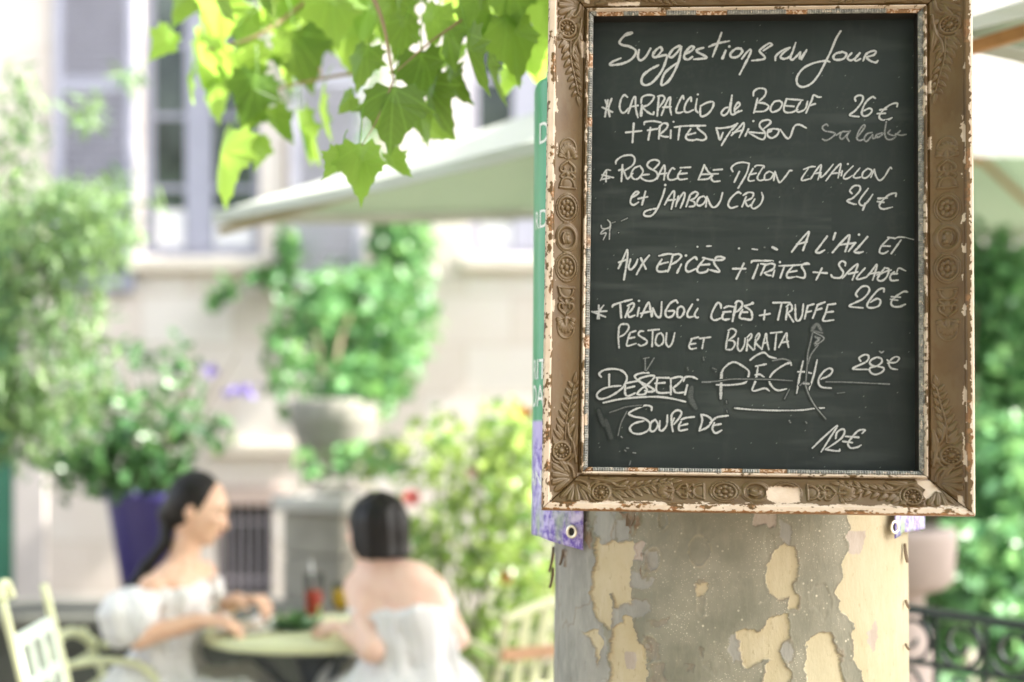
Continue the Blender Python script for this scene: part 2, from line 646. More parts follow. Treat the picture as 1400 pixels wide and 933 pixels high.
line('chalk line reading boeuf and its price', CD, 20, '''
175,95 180,60 220,36 270,45 268,90 220,140; 208,115 190,190 178,232; 200,152 260,155 297,182 262,217 185,222;
385,135 340,145 310,200 330,225 380,205 405,160 385,133; 435,120 500,125 568,130; 440,120 418,190 430,225 480,227 528,205; 430,175 497,180;
555,135 520,200 535,225 588,200 607,140; 595,232 640,130 655,90 690,105 715,105; 625,172 667,160;
990,137 985,110 1015,92 1047,100 1042,140 990,210 943,250 1015,262; 1147,115 1120,105 1070,150 1040,220 1050,255 1090,250 1120,215 1100,195 1055,215;
1320,182 1320,155 1270,165 1210,210 1178,260 1200,287 1250,285 1280,270; 1185,208 1235,203; 1163,238 1227,235''')
line('chalk line reading maison', CD, 20, '''
0,412 60,350 95,313 98,345 62,428; 10,390 92,368; 135,362 110,415; 175,297; 135,385 200,390 275,395;
255,360 310,312 295,288 240,300 225,338 268,390 262,435 230,440 145,395; 335,358 295,370 288,412 320,432 362,410 378,368 340,358; w26 295,385 315,375; 390,365 440,432 470,420 500,342 540,325 597,352''')
line('faint chalk word reading salade', CD, 13, '''
770,335 755,322 725,345 745,375 800,385 827,400 790,435 750,452 725,440; 835,410 870,388; 930,380 880,385 865,425 885,440 925,400 947,375; 945,375 920,420 937,457;
1000,430 1060,350 1055,328 1020,370 1000,430 1020,452 1060,440; 1120,388 1080,400 1058,440 1080,457 1125,405; 1125,405 1130,435 1165,420; 1200,392 1160,405 1150,427 1180,422 1220,390;
1235,300 1222,390 1240,440 1280,442 1312,420; 1265,370 1250,395 1300,412 1345,375; 1310,400 1350,410 1392,403''', .62)
line('chalk line reading rosace de', CE, 22, '''
w19 40,280 90,190 130,188; w19 55,230 158,255; w19 95,185 90,292; w19 45,272 122,258;
180,130 185,100 240,60 320,50 352,85 335,140 262,190; 240,140 230,290; w26 208,188 245,178; 250,190 272,245 290,265 335,215;
400,148 350,168 320,220 340,265 385,262 427,200 400,148; 482,225 410,235 420,265 470,285 530,277 560,240 545,200 490,170 465,140 490,105 540,92 577,115 550,155 520,182;
555,268 590,190 622,142 627,200 618,275; 588,222 642,215; 715,177 690,170 655,230 662,270 700,275 742,260; 768,165 860,160; 772,190 745,240 762,272 830,265; 750,222 827,215;
985,138 960,210 932,270; 985,140 1020,200 1050,230 1020,265 930,274; 960,225 1112,220; 1070,185 1148,180; 1062,235 1050,262 1072,290 1127,286;
1245,200 1233,165 1270,130 1330,115 1395,125; 1305,200 1260,295; 1395,128 1370,220 1295,350''')
line('chalk line reading et jambon', CE, 23, '''
320,440 370,410 387,390 360,385 325,430 313,480 340,505 385,480; 450,380 418,502; 385,447 467,430;
627,355 600,440 550,550 500,603 440,600 445,565 500,545 555,535; w28 630,322; 625,502 670,420 710,378 708,450 685,542; 650,462 722,455;
725,518 750,425; 745,470 790,398 808,400 800,450 768,532; 820,518 855,420; 855,412 900,385 927,400 900,440 860,460; 860,460 897,480 895,512 850,520;
980,423 940,440 918,490 940,512 980,490 1002,450 980,423; 1000,520 1010,430; 1010,430 1050,515 1090,520 1130,470 1152,393;
1322,402 1290,388 1230,440 1203,500 1230,532 1290,515''')
line('chalk line reading melon cavaillon', CF, 19, '''
75,150 95,137 150,140 158,158; 60,165 20,245 30,272 70,268; 30,217 87,205; 152,145 100,235 115,267 162,260; 200,188 165,215 163,260 210,255 237,210 202,188;
240,267 252,190; 252,190 280,270 300,282 345,230 377,185 400,182; a.5 375,185 400,182;
500,172 560,150 600,148; 540,165 490,240 488,268 550,255; 560,257 610,180 652,133 642,200 625,262; 600,207 652,200; 650,200 650,240 690,210 757,128;
695,270 760,185 822,123 812,190 800,247; 750,207 822,200; 835,185 828,225; w22 885,125; 930,143 860,215 850,250 880,252 925,225; 990,160 937,225 950,247 995,240;
1060,163 1020,195 1010,237 1040,247 1080,215 1092,180 1058,163; 1085,242 1115,173; 1115,173 1130,230 1160,267 1200,240 1250,160 1267,167''')
line('chalk word reading cru', CF, 20, '''
-35,497 0,410; -25,397 20,372 62,380 50,420 -10,450; -10,450 15,492 48,475; 75,430 45,490 70,513 120,480 147,420 135,373''')
line('chalk price of twenty four euros', CF, 20, '''
920,382 903,355 940,316 987,318 987,360 930,420 878,445 930,472 957,475; 1062,338 1000,420 983,460 1010,487 1055,455 1102,388; w25 1035,470 1015,525;
1302,407 1300,378 1240,395 1180,450 1158,490 1190,517 1272,500; 1150,425 1227,420; 1143,452 1197,458''')
line('lone chalk star and specks on the left', CE, 15, '''
105,640 130,672 125,730 120,817; 45,690 60,720 132,715; 130,700 60,740 43,770 90,760 65,822; a.5 w8 145,668 175,658; a.6 w8 230,650 285,625; w10 205,757''', .85)
line('chalk line reading aux epices', CG, 25, '''
70,382 110,300 150,215 150,300 120,485; 75,327 152,300; 180,300 163,370 185,392 225,350 245,300; 350,265 290,340 235,437; 275,290 320,387;
440,268 520,250 575,255; 465,300 423,370 430,407 480,412 520,400; 435,347 522,325; 565,265 540,360 520,412; 570,260 620,252 642,275 600,320 550,347; 642,345 605,422; w28 685,265;
785,302 765,280 700,330 683,390 712,412 777,385; 838,285 900,300 950,310; 850,300 788,385 810,422 870,412 887,390; 810,352 897,345;
950,312 960,282 1000,275 1037,290 1010,305 950,310 945,340 990,412 900,395; 1115,385 1227,385; 1212,338 1145,477;
1280,330 1300,313 1400,313 1480,316; 1345,345 1295,472; w22 790,185; w18 875,180 915,178; w22 1168,200; w18 1290,205 1335,211''')
line('chalk line reading a l ail et', CH_, 25, '''
283,232 360,130 437,50 420,120 385,217; 330,162 422,140; 605,90 530,190 503,230 535,240 582,215; 680,60 660,120; 655,237 730,150 805,78 800,140; 800,140 770,228; 720,167 862,150; 860,150 800,227; w28 895,75;
972,95 890,190 853,230 890,240 932,230; w21 1160,100 1220,107; w21 1170,105 1100,180 1083,235 1120,247 1160,225; w21 1100,177 1177,180; w18 1220,112 1260,97 1320,100; w10 1310,99 1395,120; w21 1277,125 1190,247; w28 108,190 148,210; a.5 w14 35,190''')
line('chalk line reading frites salade', CH_, 23, '''
40,355 0,442; 0,340 50,346; 40,355 90,338 127,350 110,390 35,422; 35,422 60,442 92,447; 125,400 110,457; w26 175,325; 165,360 290,355 440,343; 215,365 178,467; 290,365 240,430 248,467 312,460; 250,417 327,405;
443,345 420,335 380,350 375,372 402,420 395,467 325,457; 480,417 602,425; 557,383 505,487; 770,357 770,330 740,316 713,345 730,382 752,420 725,467 660,464 640,440;
745,472 810,400 882,343 860,420 835,487; 800,432 882,415; 950,380 880,460 890,482 962,462; 962,462 1000,420 1057,348 1042,420 1020,487; 990,432 1080,420; 1130,378 1090,430 1063,480 1100,497 1147,460 1167,392 1130,376; 1060,442 1150,407 1187,398;
1215,415 1180,452 1190,492 1250,490; 1190,432 1242,430; w18 1240,412 1260,380 1320,405''')
line('chalk price of twenty six euros', CH_, 23, '''
880,642 868,610 920,550 975,548 987,590 930,660 808,725 930,742; 1122,597 1120,565 1070,580 1000,660 968,720 1000,742 1070,727 1092,680 1060,658 1000,690;
1337,597 1300,595 1230,640 1188,690 1205,727 1260,732 1317,710; w18 1190,640 1272,645; w18 1183,665 1247,672''')
line('chalk line reading triangoli', CI, 26, '''
w23 30,185 158,235; w23 82,252 95,190 142,125; w23 95,125 97,250; w23 50,187 170,180; 225,142 240,120 330,90 412,70; 300,105 310,242; 350,237 385,140; 370,130 420,105 432,130 400,180 368,202; 370,202 390,237 440,220;
480,150 465,227; w28 480,82; 500,237 540,150 575,98 590,170 600,232; 495,202 602,180; 605,227 615,155; 612,152 650,228 688,225 697,92; 850,100 830,78 775,110 733,190 750,237 800,227 817,180 760,180;
880,133 850,160 848,230 880,237 912,190 907,150 880,133; 990,115 943,200 955,237 1002,232; 1042,155 1013,212 1030,242 1047,240; w28 1042,72''')
line('chalk line reading cepes truffe', CJ, 24, '''
w26 110,152 105,115 75,103 30,180 17,240 50,267 112,247; w26 140,150 180,133 237,140; w26 145,185 122,230 140,262 192,255; w26 130,190 202,185; w31 255,112 235,200 220,277; w26 245,105 275,83 307,95 312,130 280,172 245,192;
w26 315,165 298,200 288,237 312,257; w26 300,190 362,190; w34 405,107 415,103; w26 400,112 335,132; w26 335,132 392,175 407,220 395,262 310,250; 480,222 577,205; 530,173 520,260;
610,100 770,98; 690,105 655,262; 745,150 730,262; 735,140 765,113 787,130 785,170 745,197; 745,195 802,282; 820,120 825,250 855,272 885,220 897,113; 940,130 910,252; 940,130 997,113; 925,192 972,180; 1035,122 988,247; 1030,122 1102,95; 1015,172 1072,155;
1130,120 1202,110; 1130,125 1110,200 1088,272 1187,265; 1115,192 1182,185''')
line('chalk line reading pestou et', CI, 23, '''
290,325 283,430 290,532; 285,342 310,308 370,308 382,345 340,402 292,427; 395,387 447,370; 395,387 368,470 370,512 452,490; 380,442 437,430; 527,372 490,375 478,410 552,460 547,492 500,512 475,500; 568,365 672,355; 612,370 605,517;
690,388 653,410 638,480 670,512 712,480 712,420 688,388; 745,390 738,480 765,522 800,480 822,388; 980,447 1047,430; 985,450 960,510 975,542 1027,535; 970,497 1022,490; 1060,442 1162,430; 1102,440 1085,537''', .92)
line('chalk line reading burrata', CJ, 22, '''
185,370 165,470 155,542; 180,365 215,348 252,370 240,412 180,460; 180,460 227,465 242,500 210,547 160,547; 275,440 268,530 295,562 330,510 342,440; 365,450 355,557; 360,432 395,398 402,425 360,482; 360,490 417,552;
440,450 430,547; 440,432 470,393 477,420 440,482; 440,485 502,547; 500,547 540,398 550,470 567,547; 515,487 557,480; 585,390 692,380; 640,395 625,547; 663,527 735,393 740,460 757,527; 690,482 752,470''', .92)
line('underlined chalk word reading dessert', CK, 26, '''
85,182 65,150 110,115 200,103 280,120 327,170 320,230 270,300 160,370 70,390 42,350 90,300 180,272 270,265; 160,158 160,272; 320,240 425,220; 315,250 313,340 345,362 407,335; 330,287 402,270;
540,142 500,138 420,158 412,190 500,270 522,312 490,347 430,342 470,292 520,260 592,180 550,168 455,195 460,225 560,280 592,312 540,322 500,310; 620,200 610,300 640,332 740,330; 600,242 692,235; 610,187 730,188;
750,200 750,347; 745,197 830,178 862,195 820,247 770,285; 772,288 800,330 880,327; 907,258 885,347; 870,222 890,183 950,178 1002,200; 105,427 250,395 430,375 620,370 760,387 890,417''')
line('chalk line reading soupe de', CK, 25, '''
565,500 562,465 500,453 400,495 348,530 400,560 490,577 547,620 542,680 470,722 390,717 358,670 400,625 492,600; 600,588 560,620 553,690 590,697 627,640 602,588; 645,600 640,680 670,692 710,640 717,545;
782,575 760,630 770,702; 755,620 760,540 810,498 852,520 830,572 780,632; 850,587 900,570 972,562; 848,605 828,650 835,692 907,682; 840,647 907,630;
1040,540 1050,600 1023,692; 1040,540 1100,555 1142,600 1100,660 1023,697; 1125,620 1190,567 1297,550; 1165,620 1148,680 1180,717 1237,690; 1165,642 1227,630''')
line('underlined chalk word reading peche', CL, 21, '''
w32 a.8 165,500 160,600 158,715; 165,495 185,460 230,420 280,408 350,445 397,490 380,560 350,587 230,602 122,600; 455,442 542,425; 475,440 455,560 428,650 530,630 570,652; 450,517 490,512 525,535;
408,390 460,350 525,326 570,360 627,375; a.45 w12 600,395 680,380 740,395 757,420; 757,432 745,413 680,440 600,500 570,560 590,610 640,647 717,635; 857,400 830,520 803,672; 977,388 945,530 903,652; 813,490 870,490 927,502;
1010,552 1080,520 1107,480 1080,460 1030,490 988,560 1010,617 1097,628; w19 277,798 440,812 640,818 840,815 960,800 1037,797''', .9)
line('chalk price of twenty eight euros', CM, 19, '''
680,142 668,115 710,90 742,100 725,145 618,200 747,207; 810,108 765,130 753,160 800,182 847,150 842,120 808,108; 810,180 755,195 758,230 800,247 852,225 862,195 808,180; w17 890,130 912,150 960,150 987,116 950,108 905,150 920,195 972,208; w15 895,157 947,150; w12 a.7 830,63 845,73 862,62''')
line('chalk price of twelve euros', CM, 19, '''
295,833 370,760 492,655 430,760 365,863; 480,757 490,710 530,683 552,700 520,760 398,845; 398,845 500,857 512,843; 690,717 712,690 660,695 600,760 578,800 600,832 650,827 682,810; 558,740 662,748; 538,780 612,790''')
line('faint chalk scratches around the word peche', CL, 7, '''
a.5 0,575 120,570 250,552 400,552; a.45 400,552 600,555 765,566; a.45 1050,575 1240,578 1500,590; a.6 w10 1500,590 1590,594; a.55 w10 0,578 70,576; a.45 w9 938,160 915,260 898,330 893,420 885,520 880,590;
a.5 w9 985,262 925,345 900,420; a.6 w9 948,152 1035,205 960,268; a.34 w24 960,190 990,215 955,250; a.5 w12 965,200 1000,205 960,245 990,250; a.22 w34 935,125 975,85 1010,135; a.22 w20 930,140 1020,160; a.55 w9 878,600 905,680 960,780 1050,890; a.7 w20 862,588 905,592; a.4 w8 830,605 865,575;
a.35 w7 740,640 700,720; a.3 w7 1150,672 1210,665; a.5 w9 740,905 750,920; a.4 w8 880,915 888,925; a.35 w6 10,365 14,390; a.3 w9 90,465 120,475 115,490; a.3 w8 205,735 208,755''')
line('faint chalk scratches on the lower left of the slate', CK, 8, '''
a.5 505,0 505,120; a.5 590,0 515,120; a.45 w9 490,5 540,-5; a.3 w12 165,520 240,495 330,465 470,450; a.45 w7 330,510 275,620 245,740; a.6 w9 275,750 285,760; a.7 w10 330,860 345,862; a.7 w10 390,905 412,908; a.5 w8 310,880 320,890; a.5 w8 365,985 355,1020; a.3 w9 910,90 915,115; a.3 w8 1150,95 1185,110; a.10 w60 950,280 940,380 990,480; a.06 w50 130,600 180,760; a.06 w40 60,500 110,640;
a.35 w6 1285,500 1290,520''')

HSTEP = 0.00062


def chalk_mesh(name, strokes, off, label):
    allp = np.vstack([s[0] for s in strokes])
    pad = .006
    lo = np.floor((allp.min(0) - pad) / HSTEP) * HSTEP; hi = allp.max(0) + pad
    nx, nz = (np.ceil((hi - lo) / HSTEP)).astype(int) + 1
    M = np.zeros((nz, nx), np.float32); near = np.zeros((nz, nx), bool)
    gx = lo[0] + HSTEP * np.arange(nx); gz = lo[1] + HSTEP * np.arange(nz)
    g = np.random.default_rng(len(label))
    for pts, w, al in strokes:
        nseg = len(pts) - 1
        wob = w * .70 * (1 + .10 * np.sin(np.arange(nseg) * .55 + g.random() * 6) + .09 * g.normal(size=nseg))
        if nseg > 10:
            wob[:3] *= np.array([.86, .94, 1.0]); wob[-4:] *= np.array([.98, .93, .86, .78])
        for i in range(nseg):
            a, bb = pts[i], pts[i + 1]; r = wob[i] * .5; m = r + .0022
            i0 = max(0, int((min(a[0], bb[0]) - m - lo[0]) / HSTEP)); i1 = min(nx, int((max(a[0], bb[0]) + m - lo[0]) / HSTEP) + 2)
            j0 = max(0, int((min(a[1], bb[1]) - m - lo[1]) / HSTEP)); j1 = min(nz, int((max(a[1], bb[1]) + m - lo[1]) / HSTEP) + 2)
            X = gx[None, i0:i1]; Z = gz[j0:j1, None]
            e = bb - a; t = np.clip(((X - a[0]) * e[0] + (Z - a[1]) * e[1]) / (e @ e + 1e-14), 0, 1)
            d = np.hypot(X - a[0] - e[0] * t, Z - a[1] - e[1] * t)
            soft = .0007 if al > .7 else .0011
            M[j0:j1, i0:i1] = np.maximum(M[j0:j1, i0:i1], al * np.clip((r + soft - d) / (2 * soft), 0, 1))
            near[j0:j1, i0:i1] |= d < r + .0018
    XX, ZZ = np.meshgrid(gx, gz)
    grain = fbm(XX * 900, ZZ * 900, 3, 3)
    body = np.where(M > .75, .52 + .85 * grain, .20 + 1.35 * grain)
    M = np.clip(M * np.minimum(body, 1.12), 0, 1)
    cell = near[:-1, :-1] | near[1:, :-1] | near[:-1, 1:] | near[1:, 1:]
    jj, ii = np.nonzero(cell)
    q = np.stack([jj * nx + ii, jj * nx + ii + 1, (jj + 1) * nx + ii + 1, (jj + 1) * nx + ii], -1)
    used, inv = np.unique(q, return_inverse=True)
    V = np.stack([XX.ravel()[used], np.full(len(used), -off), ZZ.ravel()[used]], -1)
    me = mesh_np(name, V, inv.reshape(-1, 4), {'chalk': M.ravel()[used]})
    o = link(name, me, m_slate, slate, (0, 0, 0))
    o['label'] = label
    return o


# slate: a fine sheet that carries old wiped writing
UI, VI = .2488, .3525
nx, nz = 330, 470
gx = np.linspace(-UI - .004, UI + .004, nx); gz = np.linspace(-VI - .004, VI + .004, nz)
XX, ZZ = np.meshgrid(gx, gz)
ghost = np.zeros_like(XX)
g = np.random.default_rng(11)
for lab, strokes in CH[:12]:
    du = np.array([g.uniform(-.03, .05), g.uniform(-.075, .02)])
    for pts, w, al in strokes[:18]:
        p = pts[::3] + du
        for a in p:
            i = int((a[0] - gx[0]) / (gx[1] - gx[0])); j = int((a[1] - gz[0]) / (gz[1] - gz[0]))
            if 2 < i < nx - 3 and 2 < j < nz - 3: ghost[j - 1:j + 2, i - 1:i + 2] = np.maximum(ghost[j - 1:j + 2, i - 1:i + 2], .4)
ghost *= sstep(.42, .62, fbm(XX * 9, ZZ * 9, 5, 3))
wipe = sstep(.53, .75, fbm(XX * 7 + 3, ZZ * 42, 8, 4)) * sstep(.35, .65, fbm(XX * 5, ZZ * 6, 21, 2))
band = np.exp(-((ZZ - onb(1000, 305)[1]) / .022) ** 2) * sstep(.35, .7, fbm(XX * 8, ZZ * 90, 31, 4))
smudge = np.clip(.07 * wipe + .07 * band * (XX < .12), 0, .5)
specks = (g.random(XX.shape) > .9992) * .5
V = np.stack([XX, np.zeros_like(XX), ZZ], -1).reshape(-1, 3)
slate = link('slate_board', mesh_np('slate_board', V, grid_faces(nz, nx), {'smudge': (smudge + specks).ravel(), 'ghost': ghost.ravel() * .5, 'chalk': np.zeros(nx * nz)}), m_slate, sign, (0, 0, 0))
# the slate lies 20 mm behind the sight edge of the frame
REC = .020
ec = MS.transposed() @ (Vector((0, 0, CZ)) - SO)
ks = 1 + REC / abs(ec.y)
slate.location = (ec.x * (1 - ks), REC, ec.z * (1 - ks)); slate.scale = (ks, 1, ks)
for i, (lab, strokes) in enumerate(CH):
    chalk_mesh('chalk_writing', strokes, .00025 + .00004 * i, lab)

# ---- frame rails: a moulded profile with raised composition ornament, worked in photograph-pixel units
UL, UR, VB, VT = -.3185, .3270, -.4195, .4195
m_gilt, nt, b = mat_new('worn_gilding')
n1 = noise(nt, 30, 5); n2 = noise(nt, 140, 4); n3 = noise(nt, 7, 3)
gold = mix(nt, mrange(nt, n3, .3, .7), (.074, .039, .0085), (.116, .064, .0165))
gold = mix(nt, mrange(nt, n1, .35, .75, 0, .6), gold, (.122, .078, .028))
gold = mix(nt, mrange(nt, n2, .58, .75, 0, .5), gold, (.06, .035, .014))
gold = mix(nt, math_n(nt, 'MULTIPLY', attr(nt, 'dust'), .45), gold, (.122, .090, .041))
gold = mix(nt, attr(nt, 'lead'), gold, mix(nt, mrange(nt, n2, .4, .65), (.11, .112, .10), (.26, .255, .22)))
gold = mix(nt, attr(nt, 'wood'), gold, mix(nt, mrange(nt, n2, .4, .6), (.20, .082, .024), (.31, .155, .058)))
gold = mix(nt, attr(nt, 'gesso'), gold, mix(nt, mrange(nt, n1, .35, .65), (.53, .42, .31), (.62, .53, .42)))
gold = mix(nt, attr(nt, 'recess_shade'), gold, (.022, .018, .014))  # shade inside the recess painted near-black on the rail's inner wall
nt.links.new(gold, b.inputs['Base Color'])
b.inputs['Roughness'].default_value = .5
b.inputs['Metallic'].default_value = .12
nt.links.new(mrange(nt, attr(nt, 'gesso'), 0, 1, .42, .85), b.inputs['Roughness'])
bump(nt, b, n2, .12, .0012)


def profile(c):
    h = np.interp(c, [0, 1.2, 3, 10, 11.5, 13, 14], [24, 28, 30, 30, 28.5, 25, 24.5])
    t = np.clip((c - 14) / 38, 0, 1)
    h = np.where(c > 14, 11 + 13.5 * (1 - t) ** 1.7, h)
    h = np.where(c > 51.5, np.interp(c, [51.5, 53, 54.5, 55.5, 57, 58.5, 59.3, 60, 61, 65, 66], [11, 7.5, 7.5, 13, 15, 13.5, 10, 9, 10.5, 9, 8]), h)
    return h


class Relief:
    """raised ornament on one rail: S runs along the rail from its first outer corner, C from the outer edge inwards"""
    def __init__(s, S, C): s.S, s.C, s.H = S, C, np.zeros_like(S)

    def w(s, cs, cc, r):
        return (np.abs(s.S - cs) < r) & (np.abs(s.C - cc) < r)

    def lobe(s, cs, cc, l, w, ang, h, crease=0, tap=.45):
        k = s.w(cs, cc, max(l, w) + 2)
        x = s.S[k] - cs; y = s.C[k] - cc
        a = math.radians(ang); u = x * math.cos(a) + y * math.sin(a); v = -x * math.sin(a) + y * math.cos(a)
        ww = w * (1 - tap * u / l)
        q = 1 - (u / l) ** 2 - (v / ww) ** 2
        hh = h * np.sqrt(np.clip(q, 0, 1))
        if crease: hh -= crease * np.exp(-(v / .9) ** 2) * (q > 0)
        s.H[k] = np.maximum(s.H[k], hh)

    def ring(s, cs, cc, r, w, h, a0=None, a1=None):
        k = s.w(cs, cc, r + w + 2)
        x = s.S[k] - cs; y = s.C[k] - cc; d = np.hypot(x, y)
        hh = h * np.sqrt(np.clip(1 - ((d - r) / w) ** 2, 0, 1))
        if a0 is not None:
            an = np.degrees(np.arctan2(y, x)) % 360
            hh = hh * (((an - a0) % 360) < (a1 - a0))
        s.H[k] = np.maximum(s.H[k], hh)

    def beads(s, cs, cc, r, n, rb, h, a0=0, a1=360):
        for i in range(n):
            a = math.radians(a0 + (a1 - a0) * i / n)
            s.lobe(cs + r * math.cos(a), cc + r * math.sin(a), rb, rb, 0, h, tap=0)

    def path(s, pts, w, h):
        p = catmull(pts, 6)
        for i in range(len(p) - 1):
            m = (p[i] + p[i + 1]) / 2; L = np.hypot(*(p[i + 1] - p[i])) / 2 + w
            k = s.w(m[0], m[1], L + 1)
            e = p[i + 1] - p[i]; x = s.S[k] - p[i][0]; y = s.C[k] - p[i][1]
            t = np.clip((x * e[0] + y * e[1]) / (e @ e + 1e-9), 0, 1)
            d = np.hypot(x - t * e[0], y - t * e[1])
            s.H[k] = np.maximum(s.H[k], h * np.sqrt(np.clip(1 - (d / w) ** 2, 0, 1)))

    def centre(s, m, cc=31.5):
        s.S = m + (s.S - m) * 1.06; s.C = cc + (s.C - cc) * 1.32
        for sg in (-1, 1):
            for i in range(9):                                   # palmette
                a = (i - 4) * 19
                L = 13 * (1 - .25 * abs(i - 4) / 4)
                ax = math.radians(a)
                s.lobe(m + sg * (117 + 17 * math.cos(ax)), cc + 13.5 * math.sin(ax), L * .62, 3.4, (a if sg > 0 else 180 - a), 4.2, .8, -.35)
            s.ring(m + sg * 133, cc, 15, 1.6, 2.0)
            s.lobe(m + sg * 126, cc, 12, 3.5, 0 if sg > 0 else 180, 3.2, 0, .5)
            for d in (-1, 1):                                    # scrolls
                s.path([(m + sg * 113, cc + d * 2), (m + sg * 106, cc + d * 12), (m + sg * 99, cc + d * 13), (m + sg * 98, cc + d * 7), (m + sg * 103, cc + d * 6)], 2.2, 3.6)
                s.path([(m + sg * 98, cc + d * 3), (m + sg * 91, cc + d * 13), (m + sg * 88, cc + d * 9)], 2.0, 3.2)
            s.lobe(m + sg * 95, cc, 5, 4, 0, 3.6, 0, 0)
            s.ring(m + sg * 76, cc, 13, 2.4, 4.0, 90 if sg < 0 else 270, 270 if sg < 0 else 450)   # cup
            s.path([(m + sg * 74, cc - 15), (m + sg * 74, cc + 15)], 2.0, 3.4)
            s.lobe(m + sg * 80, cc, 9, 10, 0, 2.6, 0, 0)
            s.ring(m + sg * 44, cc, 16.5, 2.3, 3.6)              # rosette
            s.ring(m + sg * 44, cc, 20.5, 1.6, 2.4)
            s.beads(m + sg * 44, cc, 9.5, 8, 3.9, 3.6)
            s.lobe(m + sg * 44, cc, 4.6, 4.6, 0, 5.0, 0, 0)
            s.beads(m + sg * 44, cc, 20.5, 22, 1.5, 3.3)
            s.lobe(m + sg * 63, cc, 4, 9, 0, 2.6, 0, 0); s.lobe(m + sg * 22, cc, 4, 8, 0, 2.6, 0, 0)
        s.ring(m, cc, 17, 3.0, 4.2)
        s.ring(m, cc, 20.5, 1.5, 2.2)
        s.lobe(m + 1, cc - 1, 9.5, 8, 30, 4.4, 0, .2); s.lobe(m - 4, cc + 3, 5, 3.5, -40, 5.2); s.lobe(m + 5, cc + 2, 4, 3, 70, 5.4); s.path([(m - 8, cc - 5), (m, cc - 8), (m + 7, cc - 5)], 1.8, 5)
        s.S = m + (s.S - m) / 1.06; s.C = cc + (s.C - cc) / 1.32

    def corner(s, o, sg, g):
        def L(x, c, l, w, a, h, cr=0, tp=.45): s.lobe(o + sg * x, c, l, w, a if sg > 0 else 180 - a, h, cr, tp)
        # fluted shell on the mitre
        for i, a in enumerate((-128, -106, -84, -62, -38)):
            r = 19 + 2 * (i % 2)
            ax = math.radians(a)
            L(46 + r * math.cos(ax), 44 + r * math.sin(ax), 14, 4.2, a, 4.6, .9, -.4)
        s.path([(o + sg * 46, 46), (o + sg * 56, 44), (o + sg * 63, 38), (o + sg * 60, 32), (o + sg * 55, 34)], 2.4, 4.2)
        # rosette
        s.ring(o + sg * 81, 28, 12, 2.2, 4.4); s.ring(o + sg * 81, 28, 17, 1.8, 3.0, 60, 330)
        s.beads(o + sg * 81, 28, 8, 11, 2.1, 3.8); L(81, 28, 4.5, 4.5, 0, 5.5, 0, 0)
        # acanthus by the inner edge
        s.path([(o + sg * 66, 49), (o + sg * 80, 47), (o + sg * 93, 44), (o + sg * 103, 38), (o + sg * 118, 36)], 2.2, 4.6)
        L(100, 47, 17, 5.5, 8, 4.6, 1.0); L(76, 45.5, 5, 5.5, 0, 3.8)
        # trailing spray of leaves
        s.path([(o + sg * 98, 33), (o + sg * 125, 34), (o + sg * 150, 40), (o + sg * 172, 45)], 1.5, 3.4)
        for i in range(7):
            x = 103 + i * 10.5; c = 33.5 + max(0, x - 112) * .2; f = 1 - i * .06
            L(x + 7, c - 8.2 * f, 9.5 * f, 4.0 * f, -38 + g.uniform(-8, 8), 4.2, .9); L(x + 9, c + 7.2 * f, 8.5 * f, 3.8 * f, 34 + g.uniform(-8, 8), 4.2, .9)
        L(183, 46, 8, 3.4, 10, 3.8, .8)
        L(93, 19, 9, 4, -30, 4, .8); L(104, 22, 9, 3.6, -42, 4, .8)


